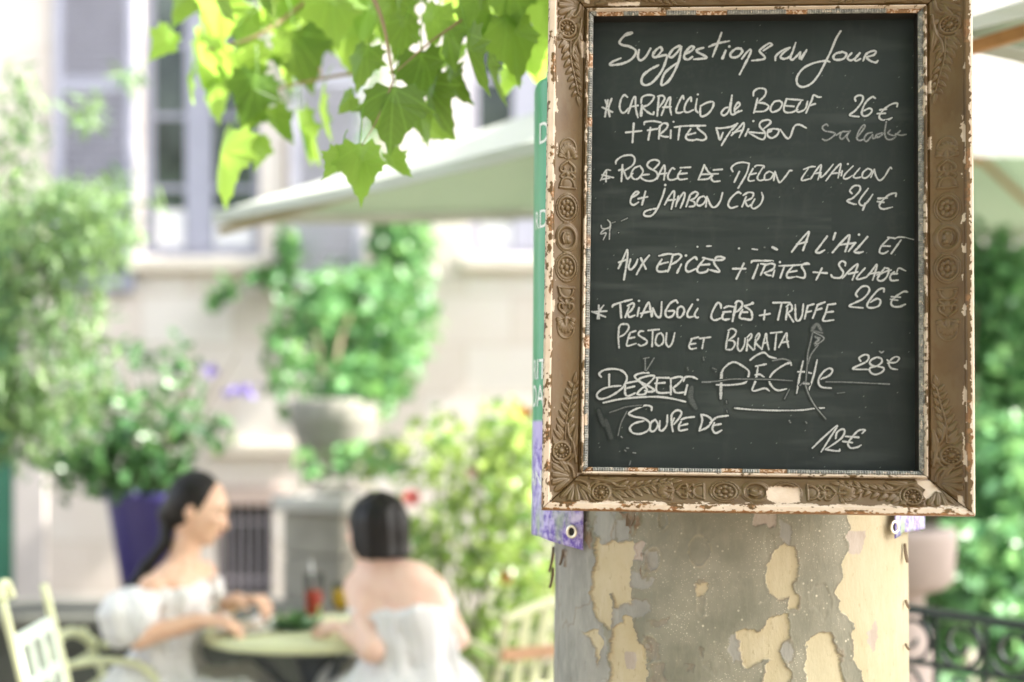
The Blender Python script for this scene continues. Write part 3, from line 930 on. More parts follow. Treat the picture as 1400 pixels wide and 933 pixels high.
def make_rail(side):
    long_ = side in 'lr'
    Lo = ((VT - VB) if long_ else (UR - UL)) / K
    wid = {'l': (-UI - UL), 'r': (UR - UI), 't': (VT - VI), 'b': (-VI - VB)}[side] / K
    e0 = {'l': -VI - VB, 'r': -VI - VB, 't': -UI - UL, 'b': -UI - UL}[side] / K
    e1 = {'l': VT - VI, 'r': VT - VI, 't': UR - UI, 'b': UR - UI}[side] / K
    step = .62
    cs = np.concatenate([np.arange(0, 1.2, .3), np.arange(1.2, 66, step), [66.0]])
    ns = int(Lo / step)
    t = np.linspace(0, 1, ns)
    Cn, Tn = np.meshgrid(cs, t)
    real = Cn * wid / 66
    S = Tn * Lo * 1.0
    s0 = real * e0 / wid; s1 = Lo - real * e1 / wid
    S = s0 + (s1 - s0) * Tn
    g = np.random.default_rng(ord(side))
    rel = Relief(S, Cn)
    rel.corner(0, 1, g); rel.corner(Lo, -1, g)
    rel.centre(Lo / 2)
    cove = sstep(13.5, 16, Cn) * (1 - sstep(50.5, 52.5, Cn))
    H = profile(Cn) + rel.H * cove * (.56 + .26 * fbm(S * .04, Cn * .05, 77, 2))
    nz1 = fbm(S * .05, Cn * .12 + 7, ord(side), 4); nz2 = fbm(S * .22, Cn * .3, ord(side) + 5, 3)
    blk = vnoise(S * .035, np.zeros_like(S) + 3.3, ord(side) + 9)
    fine = vnoise(S * .5, Cn * .6, ord(side) + 3)
    # losses of paint and gesso
    th = {'l': .40, 'b': .46, 't': .52, 'r': .50}[side]
    edge = Cn + (nz2 - .5) * 7
    if side == 'r': gesso = (edge < 5.2) * 1.0
    elif side == 'l': gesso = (Cn < 12) * sstep(th, th + .04, nz1 * .6 + nz2 * .4) * (edge > .5)
    elif side == 'b': gesso = ((edge > 2.5) & (edge < 12.2)) * sstep(th - .05, th, nz1 * .6 + nz2 * .4)
    else: gesso = (Cn < 12) * sstep(th, th + .04, nz1 * .6 + nz2 * .4)
    gesso = np.maximum(gesso, ((Cn > 10.8) & (Cn < 15 + 5 * (nz2 - .5)) & (nz1 > .58)) * .9)
    gesso = np.maximum(gesso, ((Cn > 55) & (Cn < 59.5)) * sstep(.42, .5, nz2 * .5 + nz1 * .5 + (.08 if side in 'bt' else -.06)))
    wood = (Cn < 12) * sstep(.42, .52, nz2) * (1 - gesso) * (.9 if side != 'r' else .55)
    if side == 'b': wood = np.maximum(wood, (edge < 3.2) * 1.0)
    if side == 'r': wood = wood * sstep(.5, .6, blk)
    bead = (Cn > 59.4) * 1.0
    orange = bead * sstep({'l': .80, 'r': .9, 't': .42, 'b': .58}[side], {'l': .83, 'r': .93, 't': .46, 'b': .61}[side], blk)
    lead = bead * (1 - orange)
    wood = np.maximum(wood, orange * (.45 + .5 * (fine > .4)))
    gesso = np.maximum(gesso, orange * ((fine > .62) * .7))
    gesso = np.maximum(gesso, lead * (nz2 > .72) * .6)
    # beading cut across the sight edge
    H = H + bead * lead * 1.1 * np.abs(np.sin(S * math.pi / 3.4)) * (Cn < 65.3) - orange * 1.0
    dust = cove * (sstep(.40, .66, nz1) * .7 + .4 * sstep(.2, 3.0, rel.H))
    if side == 'l' or side == 'b': dust = np.clip(dust * 1.15, 0, 1)

    def blob(poly, deep=1.3):
        nonlocal gesso, H
        a, bb = onbA(poly).T
        if side in 'lr':
            Sp = (bb - VB) / K; Cp = ((a - UL) if side == 'l' else (UR - a)) / K * 66 / wid
        else:
            Sp = (a - UL) / K; Cp = ((VT - bb) if side == 't' else (bb - VB)) / K * 66 / wid
        sd = poly_sd(S, Cn, np.stack([Sp, Cp], -1)) + (fine - .5) * 1.6
        k = sstep(.8, -.8, sd)
        gesso = np.maximum(gesso, k)
        H = H * (1 - k) + (profile(Cn) - deep + .4 * nz2) * k
    if side == 'b':
        blob([(1046, 673), (1050, 667), (1062, 665), (1076, 667), (1090, 667), (1093, 674), (1091, 687), (1075, 689), (1056, 688), (1047, 683)])
        blob([(1250, 655), (1266, 655), (1286, 676), (1276, 672), (1268, 680), (1262, 684), (1258, 676), (1262, 670), (1252, 662)])
        blob([(1302, 694), (1310, 692), (1320, 703), (1306, 700)])
        blob([(1142, 692), (1158, 690), (1200, 694), (1196, 698), (1150, 698)], .6); blob([(812, 690), (832, 684), (850, 690), (846, 695), (815, 695)], .6)
    if side == 'r':
        blob([(1303, 676), (1310, 680), (1312, 694), (1306, 690)]); blob([(1301, 0), (1309, 0), (1306, 8), (1298, 9)])
        blob([(1264, 470), (1268, 468), (1268, 492), (1264, 490)], .5)
        blob([(1267, 115), (1271, 114), (1271, 132), (1267, 130)], .5); blob([(1267, 190), (1271, 190), (1271, 208), (1267, 206)], .5)
    if side == 't':
        blob([(832, 9), (875, 7), (874, 12), (832, 12)], .3); blob([(796, 1), (806, 2), (806, 9), (800, 8)])
    if side == 'l':
        blob([(795, 60), (800, 60), (800, 82), (796, 82)], .4); blob([(796, 570), (803, 566), (803, 582), (797, 584)], .4); blob([(790, 648), (797, 646), (797, 652), (790, 655)])
    # the open mitre
    d0 = np.abs(S - s0); d1 = np.abs(S - s1)
    H = H - 4 * (np.minimum(d0, d1) < .75)
    # local coordinates
    a = (S * K); cw = real * K
    if side == 'l': U, Vv = UL + cw, VB + a
    elif side == 'r': U, Vv = UR - cw, VB + a
    elif side == 't': U, Vv = UL + a, VT - cw
    else: U, Vv = UL + a, VB + cw
    Y = -H * K
    def wall(X, y): return np.concatenate([X[:, :1] if y == 0 else X[:, -1:]], 1)
    U = np.concatenate([U[:, :1], U, U[:, -1:], U[:, -1:]], 1); Vv = np.concatenate([Vv[:, :1], Vv, Vv[:, -1:], Vv[:, -1:]], 1)
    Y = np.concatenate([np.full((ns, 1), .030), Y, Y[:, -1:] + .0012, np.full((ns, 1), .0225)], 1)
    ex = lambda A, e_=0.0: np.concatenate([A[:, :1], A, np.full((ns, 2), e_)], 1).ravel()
    nr, nc = U.shape
    Fc = grid_faces(nr, nc)
    if side in 'rt': pass
    if side in 'lt': Fc = Fc[:, ::-1] if side == 't' else Fc
    V = np.stack([U, Y, Vv], -1).reshape(-1, 3)
    # faces must look towards the viewer (-y)
    i = len(Fc) // 2
    n = np.cross(V[Fc[i, 1]] - V[Fc[i, 0]], V[Fc[i, 2]] - V[Fc[i, 0]])
    if n[1] > 0: Fc = Fc[:, ::-1]
    me = mesh_np('frame_rail', V, Fc, {'gesso': ex(np.clip(gesso, 0, 1)), 'wood': ex(np.clip(wood, 0, 1)), 'lead': ex(np.clip(lead, 0, 1)), 'dust': ex(np.clip(dust, 0, 1)), 'recess_shade': ex(np.zeros_like(dust), 1.0)})
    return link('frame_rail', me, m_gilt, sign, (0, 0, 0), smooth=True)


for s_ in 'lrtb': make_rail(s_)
mb = MB(); mb.box((UL + .006, .023, VB + .006), (UR - .006, .034, VT - .006))
mb.build('back_board', simple('raw_backing', (.30, .21, .12), .8), sign, (0, 0, 0))


# ------------------------------------------------------------------ the plane tree: trunk with flaking bark, limbs, crown
TC = Vector((.386, 2.547, 0)); TR = .310
tree = empty('plane_tree', (TC.x, TC.y, 0), 'thick plane tree trunk with flaking grey and cream bark carrying the chalkboard', 'tree')

m_bark, nt, b = mat_new('plane_bark')
nA = noise(nt, 9, 5, .6); nB = noise(nt, 60, 5, .65, scaled(nt, (1, 1, .35))); nC = noise(nt, 3, 3)
vor = nd(nt, 'ShaderNodeTexVoronoi'); vor.inputs['Scale'].default_value = 95
tc = nd(nt, 'ShaderNodeTexCoord'); nt.links.new(tc.outputs['Object'], vor.inputs['Vector'])
wv = nd(nt, 'ShaderNodeTexVoronoi'); wv.inputs['Scale'].default_value = 230; nt.links.new(tc.outputs['Object'], wv.inputs['Vector'])
olive = mix(nt, mrange(nt, nA, .3, .7), (.165, .164, .122), (.300, .285, .220))
olive = mix(nt, mrange(nt, nB, .5, .8, 0, .7), olive, (.30, .28, .21))
grey = mix(nt, mrange(nt, nA, .3, .7), (.225, .222, .195), (.33, .32, .28))
grey = mix(nt, mrange(nt, nB, .45, .75, 0, .6), grey, (.40, .385, .33))
cream = mix(nt, mrange(nt, nA, .3, .7), (.42, .345, .205), (.52, .45, .305))
cream = mix(nt, mrange(nt, nB, .5, .8, 0, .55), cream, (.56, .50, .37))
cream = mix(nt, math_n(nt, 'MULTIPLY', mrange(nt, noise(nt, 130, 3, .7, scaled(nt, (1, 1, .5))), .60, .70), .55), cream, (.30, .23, .13))
cream = mix(nt, mrange(nt, nC, .45, .7, 0, .6), cream, (.46, .43, .29))
pink = mix(nt, mrange(nt, nB, .4, .7), (.38, .32, .26), (.46, .40, .34))
brown = mix(nt, mrange(nt, nB, .4, .7), (.17, .11, .065), (.30, .21, .14))
c = mix(nt, attr(nt, 'grey'), olive, grey)
sp = math_n(nt, 'MULTIPLY', mrange(nt, vor.outputs['Distance'], .10, .22, 1, 0), mrange(nt, noise(nt, 22, 3), .45, .62))
sp2 = math_n(nt, 'MULTIPLY', mrange(nt, wv.outputs['Distance'], .10, .26, .8, 0), mrange(nt, nA, .45, .6))
sp = math_n(nt, 'MULTIPLY', math_n(nt, 'MAXIMUM', sp, sp2), attr(nt, 'speck'))
c = mix(nt, sp, c, (.58, .54, .42))
c = mix(nt, attr(nt, 'cream'), c, cream)
c = mix(nt, attr(nt, 'pink'), c, pink)
c = mix(nt, attr(nt, 'brown'), c, brown)
nt.links.new(c, b.inputs['Base Color'])
b.inputs['Roughness'].default_value = .82
b.inputs['Specular IOR Level'].default_value = .25
bump(nt, b, nB, .45, .004)


def Z8(*p): return [(720 + x / 2.0588, 680 + y / 2.0588) for x, y in p]


CREAM = [Z8((195, 110), (215, 128), (240, 122), (262, 132), (300, 118), (303, 180), (290, 225), (297, 300), (250, 306), (245, 268), (235, 270), (240, 330), (235, 375), (212, 350), (190, 335), (180, 290), (190, 220), (195, 150)),
         Z8((240, 372), (262, 360), (275, 338), (300, 345), (310, 400), (338, 428), (342, 480), (335, 521), (335, 560), (240, 560), (235, 440)),
         Z8((155, 380), (200, 370), (212, 402), (203, 470), (190, 425), (172, 400)),
         Z8((700, 145), (722, 128), (760, 140), (764, 200), (750, 260), (770, 282), (765, 318), (735, 312), (740, 280), (705, 290), (680, 258), (676, 200)),
         Z8((592, 378), (620, 365), (655, 387), (680, 340), (735, 330), (737, 400), (715, 410), (712, 455), (740, 490), (745, 560), (660, 560), (680, 470), (687, 453), (650, 465), (620, 482), (605, 470)),
         Z8((790, 415), (812, 388), (860, 390), (888, 448), (885, 490), (900, 521), (905, 560), (795, 560), (788, 460)),
         Z8((893, 30), (897, 60), (915, 85), (905, 120), (908, 150), (890, 185), (895, 220), (873, 270), (880, 325), (917, 350), (920, 400), (915, 450), (946, 490), (950, 560), (1120, 560), (1120, 30)),
         Z8((475, 240), (505, 240), (500, 270), (480, 276)),
         Z8((985, 150), (1000, 140), (1080, 150), (1080, 30), (985, 30))]
PINK = [Z8((905, 100), (955, 93), (957, 130), (935, 160), (907, 156)), Z8((300, 125), (328, 130), (325, 170), (305, 183), (295, 150)),
        Z8((645, 45), (700, 40), (702, 85), (690, 92), (668, 70), (640, 78)), Z8((275, 435), (300, 440), (300, 485), (280, 490)), Z8((963, 380), (985, 340), (990, 400), (975, 440))]
GREY = [Z8((20, 20), (165, 20), (185, 100), (195, 200), (180, 300), (215, 350), (225, 430), (235, 560), (20, 560)),
        Z8((190, 40), (250, 35), (255, 100), (240, 125), (215, 128), (195, 100)), Z8((255, 60), (290, 55), (285, 118), (258, 128)),
        Z8((298, 205), (322, 210), (335, 235), (362, 232), (340, 255), (292, 262), (290, 225)), Z8((340, 140), (372, 158), (372, 200), (345, 212), (330, 172)),
        Z8((715, 405), (738, 405), (757, 440), (740, 470), (716, 452)), Z8((717, 70), (742, 80), (747, 112), (727, 142), (712, 100)),
        Z8((240, 310), (330, 285), (345, 320), (300, 345), (262, 362), (238, 376)), Z8((565, 400), (595, 385), (608, 465), (580, 460))]
FLAKE = [Z8((262, 40), (325, 35), (322, 75), (300, 112), (285, 90), (280, 60)), Z8((320, 150), (340, 160), (335, 215), (320, 225)), Z8((160, 60), (190, 90), (185, 150), (165, 130)), Z8((55, 160), (75, 175), (68, 240), (60, 210)), Z8((108, 150), (116, 150), (115, 198), (109, 195))]
DARKP = [Z8((330, 390), (372, 408), (372, 458), (345, 462)), Z8((352, 475), (388, 470), (388, 560), (350, 560)), Z8((445, 465), (470, 468), (468, 488), (452, 484)), Z8((485, 420), (500, 425), (495, 445), (485, 440)), Z8((340, 350), (395, 337), (390, 360), (350, 372))]
RINGS = [(485, 152, 31, 44), (490, 300, 14, 38), (383, 65, 14, 28), (357, 175, 22, 34), (345, 430, 22, 40)]

th_f = np.linspace(-math.pi * .98, -.02 * math.pi, 620)          # side seen from the street (-y)
th_b = np.linspace(0, math.pi, 60)[0:-1]
th = np.concatenate([th_f, th_b])
zz = np.concatenate([np.linspace(-.05, .95, 46)[:-1], np.linspace(.95, 1.33, 270)[:-1], np.linspace(1.33, 3.3, 90)])
TH, ZZ = np.meshgrid(th, zz)
rad = TR * (1 + .30 * np.exp(-np.clip(ZZ, 0, 9) / .28) + .012 * np.sin(3 * TH + ZZ * 2) + .02 * sstep(1.9, 3.2, ZZ) * (1 + np.sin(2 * TH)))
rad += .006 * (fbm(TH * 3 + 9, ZZ * 2.5, 2, 3) - .5)
X = TC.x + rad * np.cos(TH); Y = TC.y + rad * np.sin(TH)
PX = 700 + F * X / Y; PY = HY - F * (ZZ - CZ) / Y
band = (PY > 640) & (PY < 1010) & (TH < -.01)
jx = (fbm(PX * .09, PY * .09, 41, 3) - .5) * 12; jy = (fbm(PX * .09, PY * .09, 42, 3) - .5) * 12
jx += (vnoise(PX * .45, PY * .45, 43) - .5) * 2.4


def polys(lst, soft=1.0, grow=0.0):
    d = np.full(PX.shape, 60.0)
    bx, by = PX[band] + jx[band], PY[band] + jy[band]
    dd = np.full(bx.shape, 60.0)
    for p in lst: dd = np.minimum(dd, poly_sd(bx, by, p))
    d[band] = dd - grow
    return d


# elsewhere on the trunk: patches from thresholded noise
un = TH * TR * 100; vn = ZZ * 100
patch = fbm(un * .05 + 3, vn * .028, 61, 4)
out = np.clip((np.maximum(700 - PY, PY - 965)) / 12, 0, 1) * (TH < -.01) + (TH >= -.01) * 1.0
out = np.where(band, np.clip(np.maximum(690 - PY, PY - 965) / 12, 0, 1), 1.0)
dC = np.where(out > .5, (.50 - patch) * 160, polys(CREAM)); dG = np.where(out > .5, (.55 - fbm(un * .06 + 30, vn * .03, 63, 4)) * 160, polys(GREY))
dP = polys(PINK); dF = polys(FLAKE); dD = polys(DARKP)
S = lambda d, s=.9: sstep(s, -s, d)
cream = S(dC); grey = S(dG) * (1 - cream); pink = S(dP); flake = S(dF); dk = S(dD)
# the right side of the trunk grows paler towards its edge
brown = np.zeros_like(PX)
brown = np.maximum(brown, .34 * np.exp(-((dC - 1.0) / 1.3) ** 2) * sstep(.42, .6, fbm(PX * .05, PY * .05, 51, 3)))
brown = np.maximum(brown, .26 * np.exp(-((dG - .8) / 1.0) ** 2) * sstep(.45, .6, fbm(PX * .06, PY * .06, 52, 3)))
brown = np.maximum(brown, .9 * flake * sstep(.3, .6, fbm(PX * .3, PY * .1, 53, 3)))
dent = np.zeros_like(PX); ringm = np.zeros_like(PX)
for (cx, cy, rx, ry) in RINGS:
    cx, cy = Z8((cx, cy))[0]; rx /= 2.0588; ry /= 2.0588
    e = np.hypot((PX + jx * .4 - cx) / rx, (PY + jy * .4 - cy) / ry)
    k = (e - 1) * min(rx, ry)
    ringm = np.maximum(ringm, np.exp(-(k / 1.3) ** 2)); dent = np.maximum(dent, S(k + 1.5, 1.5))
hgt = -.0030 * cream - .0011 * grey - .002 * pink * (1 - cream) + .0030 * flake - .0018 * dk - .0014 * dent + .0009 * ringm
fl2 = fbm(un * .16 + 5, vn * .10, 81, 4); flk = sstep(.60, .615, fl2) * (1 - cream) * (PX < 905)
hgt += .0013 * flk - .0009 * sstep(.36, .33, fl2) * (1 - cream)
grey = np.clip(grey + .55 * flk * sstep(.4, .6, vnoise(un * .08, vn * .05, 82)), 0, 1) * (1 - cream)
brown = np.maximum(brown, (.32) * np.exp(-((fl2 - .6) / .006) ** 2) * (1 - cream) * (PX < 905))
pink = np.maximum(pink, .55 * flk * sstep(.55, .7, vnoise(un * .07 + 9, vn * .06, 83)) * (1 - cream))
hgt += .0010 * np.exp(-((dC - 1.2) / 1.6) ** 2) + .0006 * (fbm(un * .5, vn * .2, 55, 3) - .5)
rr = rad + hgt * 1.05
V = np.stack([TC.x + rr * np.cos(TH), TC.y + rr * np.sin(TH), ZZ], -1).reshape(-1, 3)
speck = np.clip((1 - grey) * (.55 + .45 * (PX > 850)), 0, 1)
cr2 = np.clip(cream + .22 * ringm * (1 - cream) * sstep(.35, .65, fbm(PX * .2, PY * .2, 71, 2)), 0, 1)
me = mesh_np('trunk', V, grid_faces(len(zz), len(th), wrap=True), {'cream': cr2.ravel(), 'grey': np.clip(grey + .25 * dk, 0, 1).ravel(), 'pink': pink.ravel(), 'brown': np.clip(brown + .25 * dk, 0, 1).ravel(), 'speck': speck.ravel()})
trunk = link('trunk', me, m_bark, tree, smooth=True)

# curled flakes of bark lifting off the trunk
m_flake = simple('bark_flake', (.17, .12, .075), .85, .3, 60)
for (px, py, w, h, a) in ((744, 765, 9, 38, .2), (753, 790, 7, 30, -.1), (774, 762, 5, 22, 0), (1239, 826, 6, 12, 0), (1232, 756, 9, 26, .2), (866, 706, 14, 26, .1), (1241, 884, 4, 9, 0)):
    px = max(760, min(1234, px))
    ang = math.atan((px - 700) / F)
    dr = Vector((math.sin(ang), math.cos(ang), 0)); q = TC.dot(dr); perp = (TC - dr * q).length
    dist = q - math.sqrt(max(0, TR * TR - perp * perp)); dd = dist * math.cos(ang)
    n = Vector((dr.x * dist - TC.x, dr.y * dist - TC.y, 0)).normalized()
    c0 = P(px, py, dd); c0.x = TC.x + n.x * (TR + .004); c0.y = TC.y + n.y * (TR + .004)
    tn = Vector((-n.y, n.x, 0)); W_ = w * .0012; H_ = h * .0012
    vs = []
    for j in range(7):
        v = j / 6
        for i in range(5):
            u = i / 4 - .5
            ww = W_ * (1 - .55 * abs(v - .45) * 1.6)
            vs.append(c0 + tn * (u * ww + a * (v - .5) * H_) + Vector((0, 0, (v - .5) * H_)) + n * (.006 * (1 - v) ** 2 + .012 * (u * u)))
    fs = [(j * 5 + i, j * 5 + i + 1, (j + 1) * 5 + i + 1, (j + 1) * 5 + i) for j in range(6) for i in range(4)]
    o = MB().add(vs, fs).build('bark_flake', m_flake, tree)
    sm = o.modifiers.new('thick', 'SOLIDIFY'); sm.thickness = .0016; sm.offset = 0

# limbs
mb_l = [[(.386, 2.55, 3.1), (.75, 2.75, 3.9), (1.7, 3.1, 4.9), (3.2, 3.5, 5.9), (4.8, 3.8, 6.8)],
        [(.386, 2.55, 3.1), (.15, 2.75, 3.9), (-.4, 3.0, 4.6), (-1.4, 3.4, 5.4), (-2.6, 3.6, 6.0)],
        [(.386, 2.55, 3.1), (.45, 2.3, 4.0), (.7, 1.5, 5.2), (1.4, .4, 6.4)],
        [(.386, 2.55, 3.1), (.55, 3.0, 4.2), (1.4, 4.4, 5.6), (2.9, 5.6, 6.8), (4.4, 6.4, 7.4)]]
m_limb = simple('limb_bark', (.30, .28, .22), .85, .35, 14, bmp=.2)
for pts in mb_l:
    p = catmull(pts, 6)
    rs = np.linspace(.20, .04, len(p))
    MB().tube(p, list(rs), 14).build('limb', m_limb, tree, smooth=True)

# ------------------------------------------------------------------ plane leaves: five pointed lobes with teeth
def plane_leaf():
    half = [(0, 0), (.10, .02), (.30, -.10), (.36, .00), (.52, .00), (.45, .12), (.48, .22), (.66, .30), (.52, .36), (.50, .46), (.42, .46), (.33, .55), (.31, .63), (.22, .70), (.16, .84), (.08, .88), (0, 1.06)]
    pts = half + [(-x, y) for x, y in half[-2:0:-1]]
    ctr = (0, .34)
    V = [(x, y, -.42 * (x * x) - .26 * y * y + .05 * math.sin(9 * x) * y) for x, y in pts]
    V.append((ctr[0], ctr[1], .04))
    n = len(pts)
    Fs = [(i, (i + 1) % n, n) for i in range(n)]
    return np.array(V), Fs


LEAF_PLANE = plane_leaf()
m_pleaf = leaf_mat('plane_leaf', (.025, .10, .022), (.20, .36, .06), (.50, .76, .11), .42, .6, veins=True)


def crown_pts(g, n, c, r):
    return blob_points(g, n, c, r, .1)


# crown clumps out of view, placed to block sun and sky light
g = np.random.default_rng(5)
cl = [((-2.6, .4, 4.3), (2.2, 2.2, .9), 2400), ((-.2, -1.4, 4.9), (2.0, 1.4, .8), 1100), ((-2.0, 4.2, 6.4), (1.6, 1.2, .7), 350)]
for (tx, ty, tz), zc, r_, n_ in (((.40, 2.2, 1.75), 6.3, 1.0, 800), ((.60, 2.4, .95), 6.5, .9, 900), ((-.5, 4.3, 1.0), 6.6, 1.15, 480), ((1.28, 5.0, .9), 6.2, .7, 420)):
    c_ = Vector((tx, ty, tz)) + SUN * ((zc - tz) / SUN.z)
    cl.append((c_[:], (r_ * 1.15, r_, .5), n_))
pp = np.vstack([crown_pts(g, n, c, r) for c, r, n in cl])
leaf_cloud('shade_crown', pp, g.uniform(.18, .30, len(pp)), m_pleaf, tree, LEAF_PLANE, .5, seed=6)

# ------------------------------------------------------------------ low hanging branches with individually placed leaves
m_twig = simple('twig_bark', (.30, .22, .12), .8, .25, 60)


def leaf_at(C, tip, nrm, size, tint, V, Fa, T, wdt=1.0):
    tm, tf = LEAF_PLANE
    d = tip.normalized(); x = d.cross(nrm).normalized(); z = x.cross(d)
    o = len(V)
    for q in tm: V.append(C + (x * q[0] * wdt + d * q[1] + z * q[2]) * size); T.append(tint)
    for f in tf: Fa.append(tuple(i + o for i in f))


def hanging(name, twigs, leaves, seed):
    """leaves: (px, py of the stalk end, depth, length in px, direction of the tip in degrees clockwise from down, turn, tint)"""
    gg = np.random.default_rng(seed)
    mb = MB()
    for tw in twigs:
        p = catmull([P(*q[:3]) for q in tw], 6)
        mb.tube(p, list(np.linspace(tw[0][3], tw[-1][3], len(p))), 6)
    br = mb.build(name, m_twig, tree)
    V, Fa, T, XY = [], [], [], []
    for (px, py, d, L, a, turn, ti) in leaves:
        C = P(px, py, d); L = L * .84 * d / F
        a = R(a)
        tip = Vector((math.sin(-a) * -1, gg.uniform(-.55, .55), -math.cos(a)))
        tip.x = -math.sin(a)
        tip.normalize()
        n0 = Vector((0, -1, 0)); n0 = (n0 - tip * n0.dot(tip)).normalized()
        nrm = Matrix.Rotation(R(turn * 1.25 + gg.uniform(-14, 14)), 3, tip) @ n0
        XY += [(q[0], q[1]) for q in LEAF_PLANE[0]]
        leaf_at(C, tip, nrm, L, ti, V, Fa, T, gg.uniform(.72, 1.0))
        st = C - tip * L * .35 + Vector((gg.uniform(-.2, .2), gg.uniform(-.1, .2), .25)) * L
        k0 = len(V); q_ = [C + tip * L * .02, (C + st) / 2 + Vector((0, 0, .01)), st]
        for p_ in q_:
            for dx, dy in ((-.0013, 0), (0, -.0013), (.0013, 0)): V.append(p_ + Vector((dx, dy, 0))); T.append(.8); XY.append((.2, .2))
        for r_ in (0, 3):
            for c_ in range(3): Fa += [(k0 + r_ + c_, k0 + r_ + (c_ + 1) % 3, k0 + r_ + 3 + (c_ + 1) % 3), (k0 + r_ + c_, k0 + r_ + 3 + (c_ + 1) % 3, k0 + r_ + 3 + c_)]
    me = mesh_np('leaves', V, Fa, {'tint': T, 'lx': [q[0] for q in XY], 'ly': [q[1] for q in XY]})
    lv = link('leaves', me, m_pleaf, br)
    return br


near = [(540, 118, 2.63, 112, 4, 8, .28), (492, 196, 2.59, 96, -4, -12, .72), (505, 62, 2.69, 74, 22, 20, .40), (575, 70, 2.68, 92, -6, -18, .12), (618, 34, 2.73, 84, 8, 30, .30), (640, 40, 2.65, 104, -4, 60, .35),
        (690, 20, 2.71, 112, -18, -10, .62), (716, 40, 2.85, 80, -10, 25, .85), (668, 62, 2.79, 96, -2, 66, .15), (700, 92, 2.93, 52, 25, 10, .90), (588, 108, 2.75, 98, -10, 55, .15), (560, 130, 2.71, 90, -30, -40, .30),
        (610, 95, 2.79, 74, -22, 48, .10), (556, 24, 2.75, 76, 12, -20, .35), (600, 6, 2.73, 70, 18, 15, .55), (650, -6, 2.68, 84, -10, -20, .60), (700, -30, 2.73, 96, 5, 12, .45), (735, -16, 2.75, 92, -20, 10, .75),
        (530, 208, 2.65, 54, -34, 42, .62), (468, 206, 2.60, 58, 26, -38, .55), (545, -10, 2.83, 80, 24, 10, .3), (730, 60, 2.93, 70, 0, 40, .8), (484, 130, 2.73, 46, 55, 15, .3), (575, 155, 2.83, 70, -40, 30, .45), (627, 60, 2.83, 60, 30, -50, .7)]
far = [(285, 50, 3.33, 108, 16, 28, .95), (236, 42, 3.38, 62, 30, -40, .85), (322, 72, 3.28, 96, -4, 14, .40), (352, 100, 3.23, 84, 14, -20, .22), (385, 60, 3.33, 74, 2, 32, .45), (402, 40, 3.28, 100, -12, 10, .12),
       (320, 176, 3.23, 124, 20, 38, 1.0), (345, 132, 3.26, 72, 26, 12, .30), (372, 146, 3.28, 66, -20, 22, .34), (352, 182, 3.30, 62, -8, -30, .78), (410, 150, 3.33, 92, -4, 62, .80), (440, 128, 3.28, 82, 2, 72, .62), (418, 170, 3.38, 66, 6, 50, .7),
       (300, 12, 3.38, 74, 20, 12, .45), (345, 4, 3.40, 84, 8, -18, .55), (380, -8, 3.38, 88, -4, 22, .60), (425, 2, 3.43, 96, -18, 12, .42), (465, -12, 3.38, 86, -8, 30, .65), (270, -14, 3.43, 74, 35, 20, .55), (500, -10, 3.28, 80, 0, -20, .5),
       (300, 96, 3.38, 90, 8, 42, .8), (338, 60, 3.48, 70, -14, 20, .6), (480, 30, 3.38, 84, 6, 20, .55), (520, 12, 3.33, 70, -14, 30, .5), (262, 92, 3.43, 60, 10, 60, .9)]
hanging('hanging_branch', [[(480, -60, 2.73, .006), (520, 20, 2.68, .004), (538, 110, 2.63, .002)], [(700, -60, 2.73, .005), (650, 10, 2.69, .003), (585, 60, 2.68, .002)], [(538, 110, 2.63, .002), (515, 165, 2.61, .0015), (494, 200, 2.59, .001)], [(585, 60, 2.68, .002), (540, 100, 2.65, .0015)]], near, 3)
hanging('hanging_branch', [[(500, 98, 3.28, .004), (440, 108, 3.28, .004), (380, 122, 3.26, .003), (322, 150, 3.23, .002)], [(470, -60, 3.38, .007), (420, 0, 3.38, .005), (350, 50, 3.33, .004), (280, 70, 3.33, .003)], [(420, 0, 3.38, .005), (430, 60, 3.33, .004), (440, 108, 3.28, .003)]], far, 4)
gg = np.random.default_rng(9)
up = []
for i in range(34):
    px = gg.uniform(235, 760); up.append((px, gg.uniform(-150, -18 if px > 500 else -5), gg.uniform(2.6, 3.5), gg.uniform(70, 105), gg.uniform(-35, 35), gg.uniform(-60, 60), gg.random()))
hanging('hanging_branch', [[(800, -220, 2.9, .012), (600, -110, 2.9, .009), (420, -70, 3.0, .006), (250, -60, 3.1, .004)]], up, 12)

# ------------------------------------------------------------------ printed banner tied round the trunk behind the board
m_ban, nt, b = mat_new('printed_vinyl')
sx = attr(nt, 'lav'); n1 = noise(nt, 120, 4, .7, scaled(nt, (1, 1, .6))); n2 = noise(nt, 55, 3, .6); n3 = noise(nt, 26, 3, .6, scaled(nt, (1.6, 1.6, .35)))
lav = mix(nt, mrange(nt, n1, .42, .60), (.12, .075, .40), (.46, .40, .72))
lav = mix(nt, mrange(nt, n2, .50, .66, 0, .8), lav, (.62, .58, .80))
lav = mix(nt, math_n(nt, 'MULTIPLY', mrange(nt, n3, .50, .62), attr(nt, 'leafy')), lav, (.30, .40, .24))
top = mix(nt, mrange(nt, n2, .3, .7), (.40, .34, .66), (.46, .41, .70))
lav = mix(nt, attr(nt, 'bloom'), top, lav)
green = mix(nt, mrange(nt, noise(nt, 6, 3), .3, .7), (.055, .30, .145), (.075, .345, .175))
nt.links.new(mix(nt, sx, green, lav), b.inputs['Base Color'])
b.inputs['Roughness'].default_value = .38
ban = empty('printed_banner', (TC.x, TC.y, 1.1), 'green and lavender printed vinyl banner tied round the trunk behind the board', 'banner')
plan = [(.1185, 2.3660), (.090, 2.378), (.058, 2.400), (.038, 2.435), (.0345, 2.49), (.040, 2.56)]
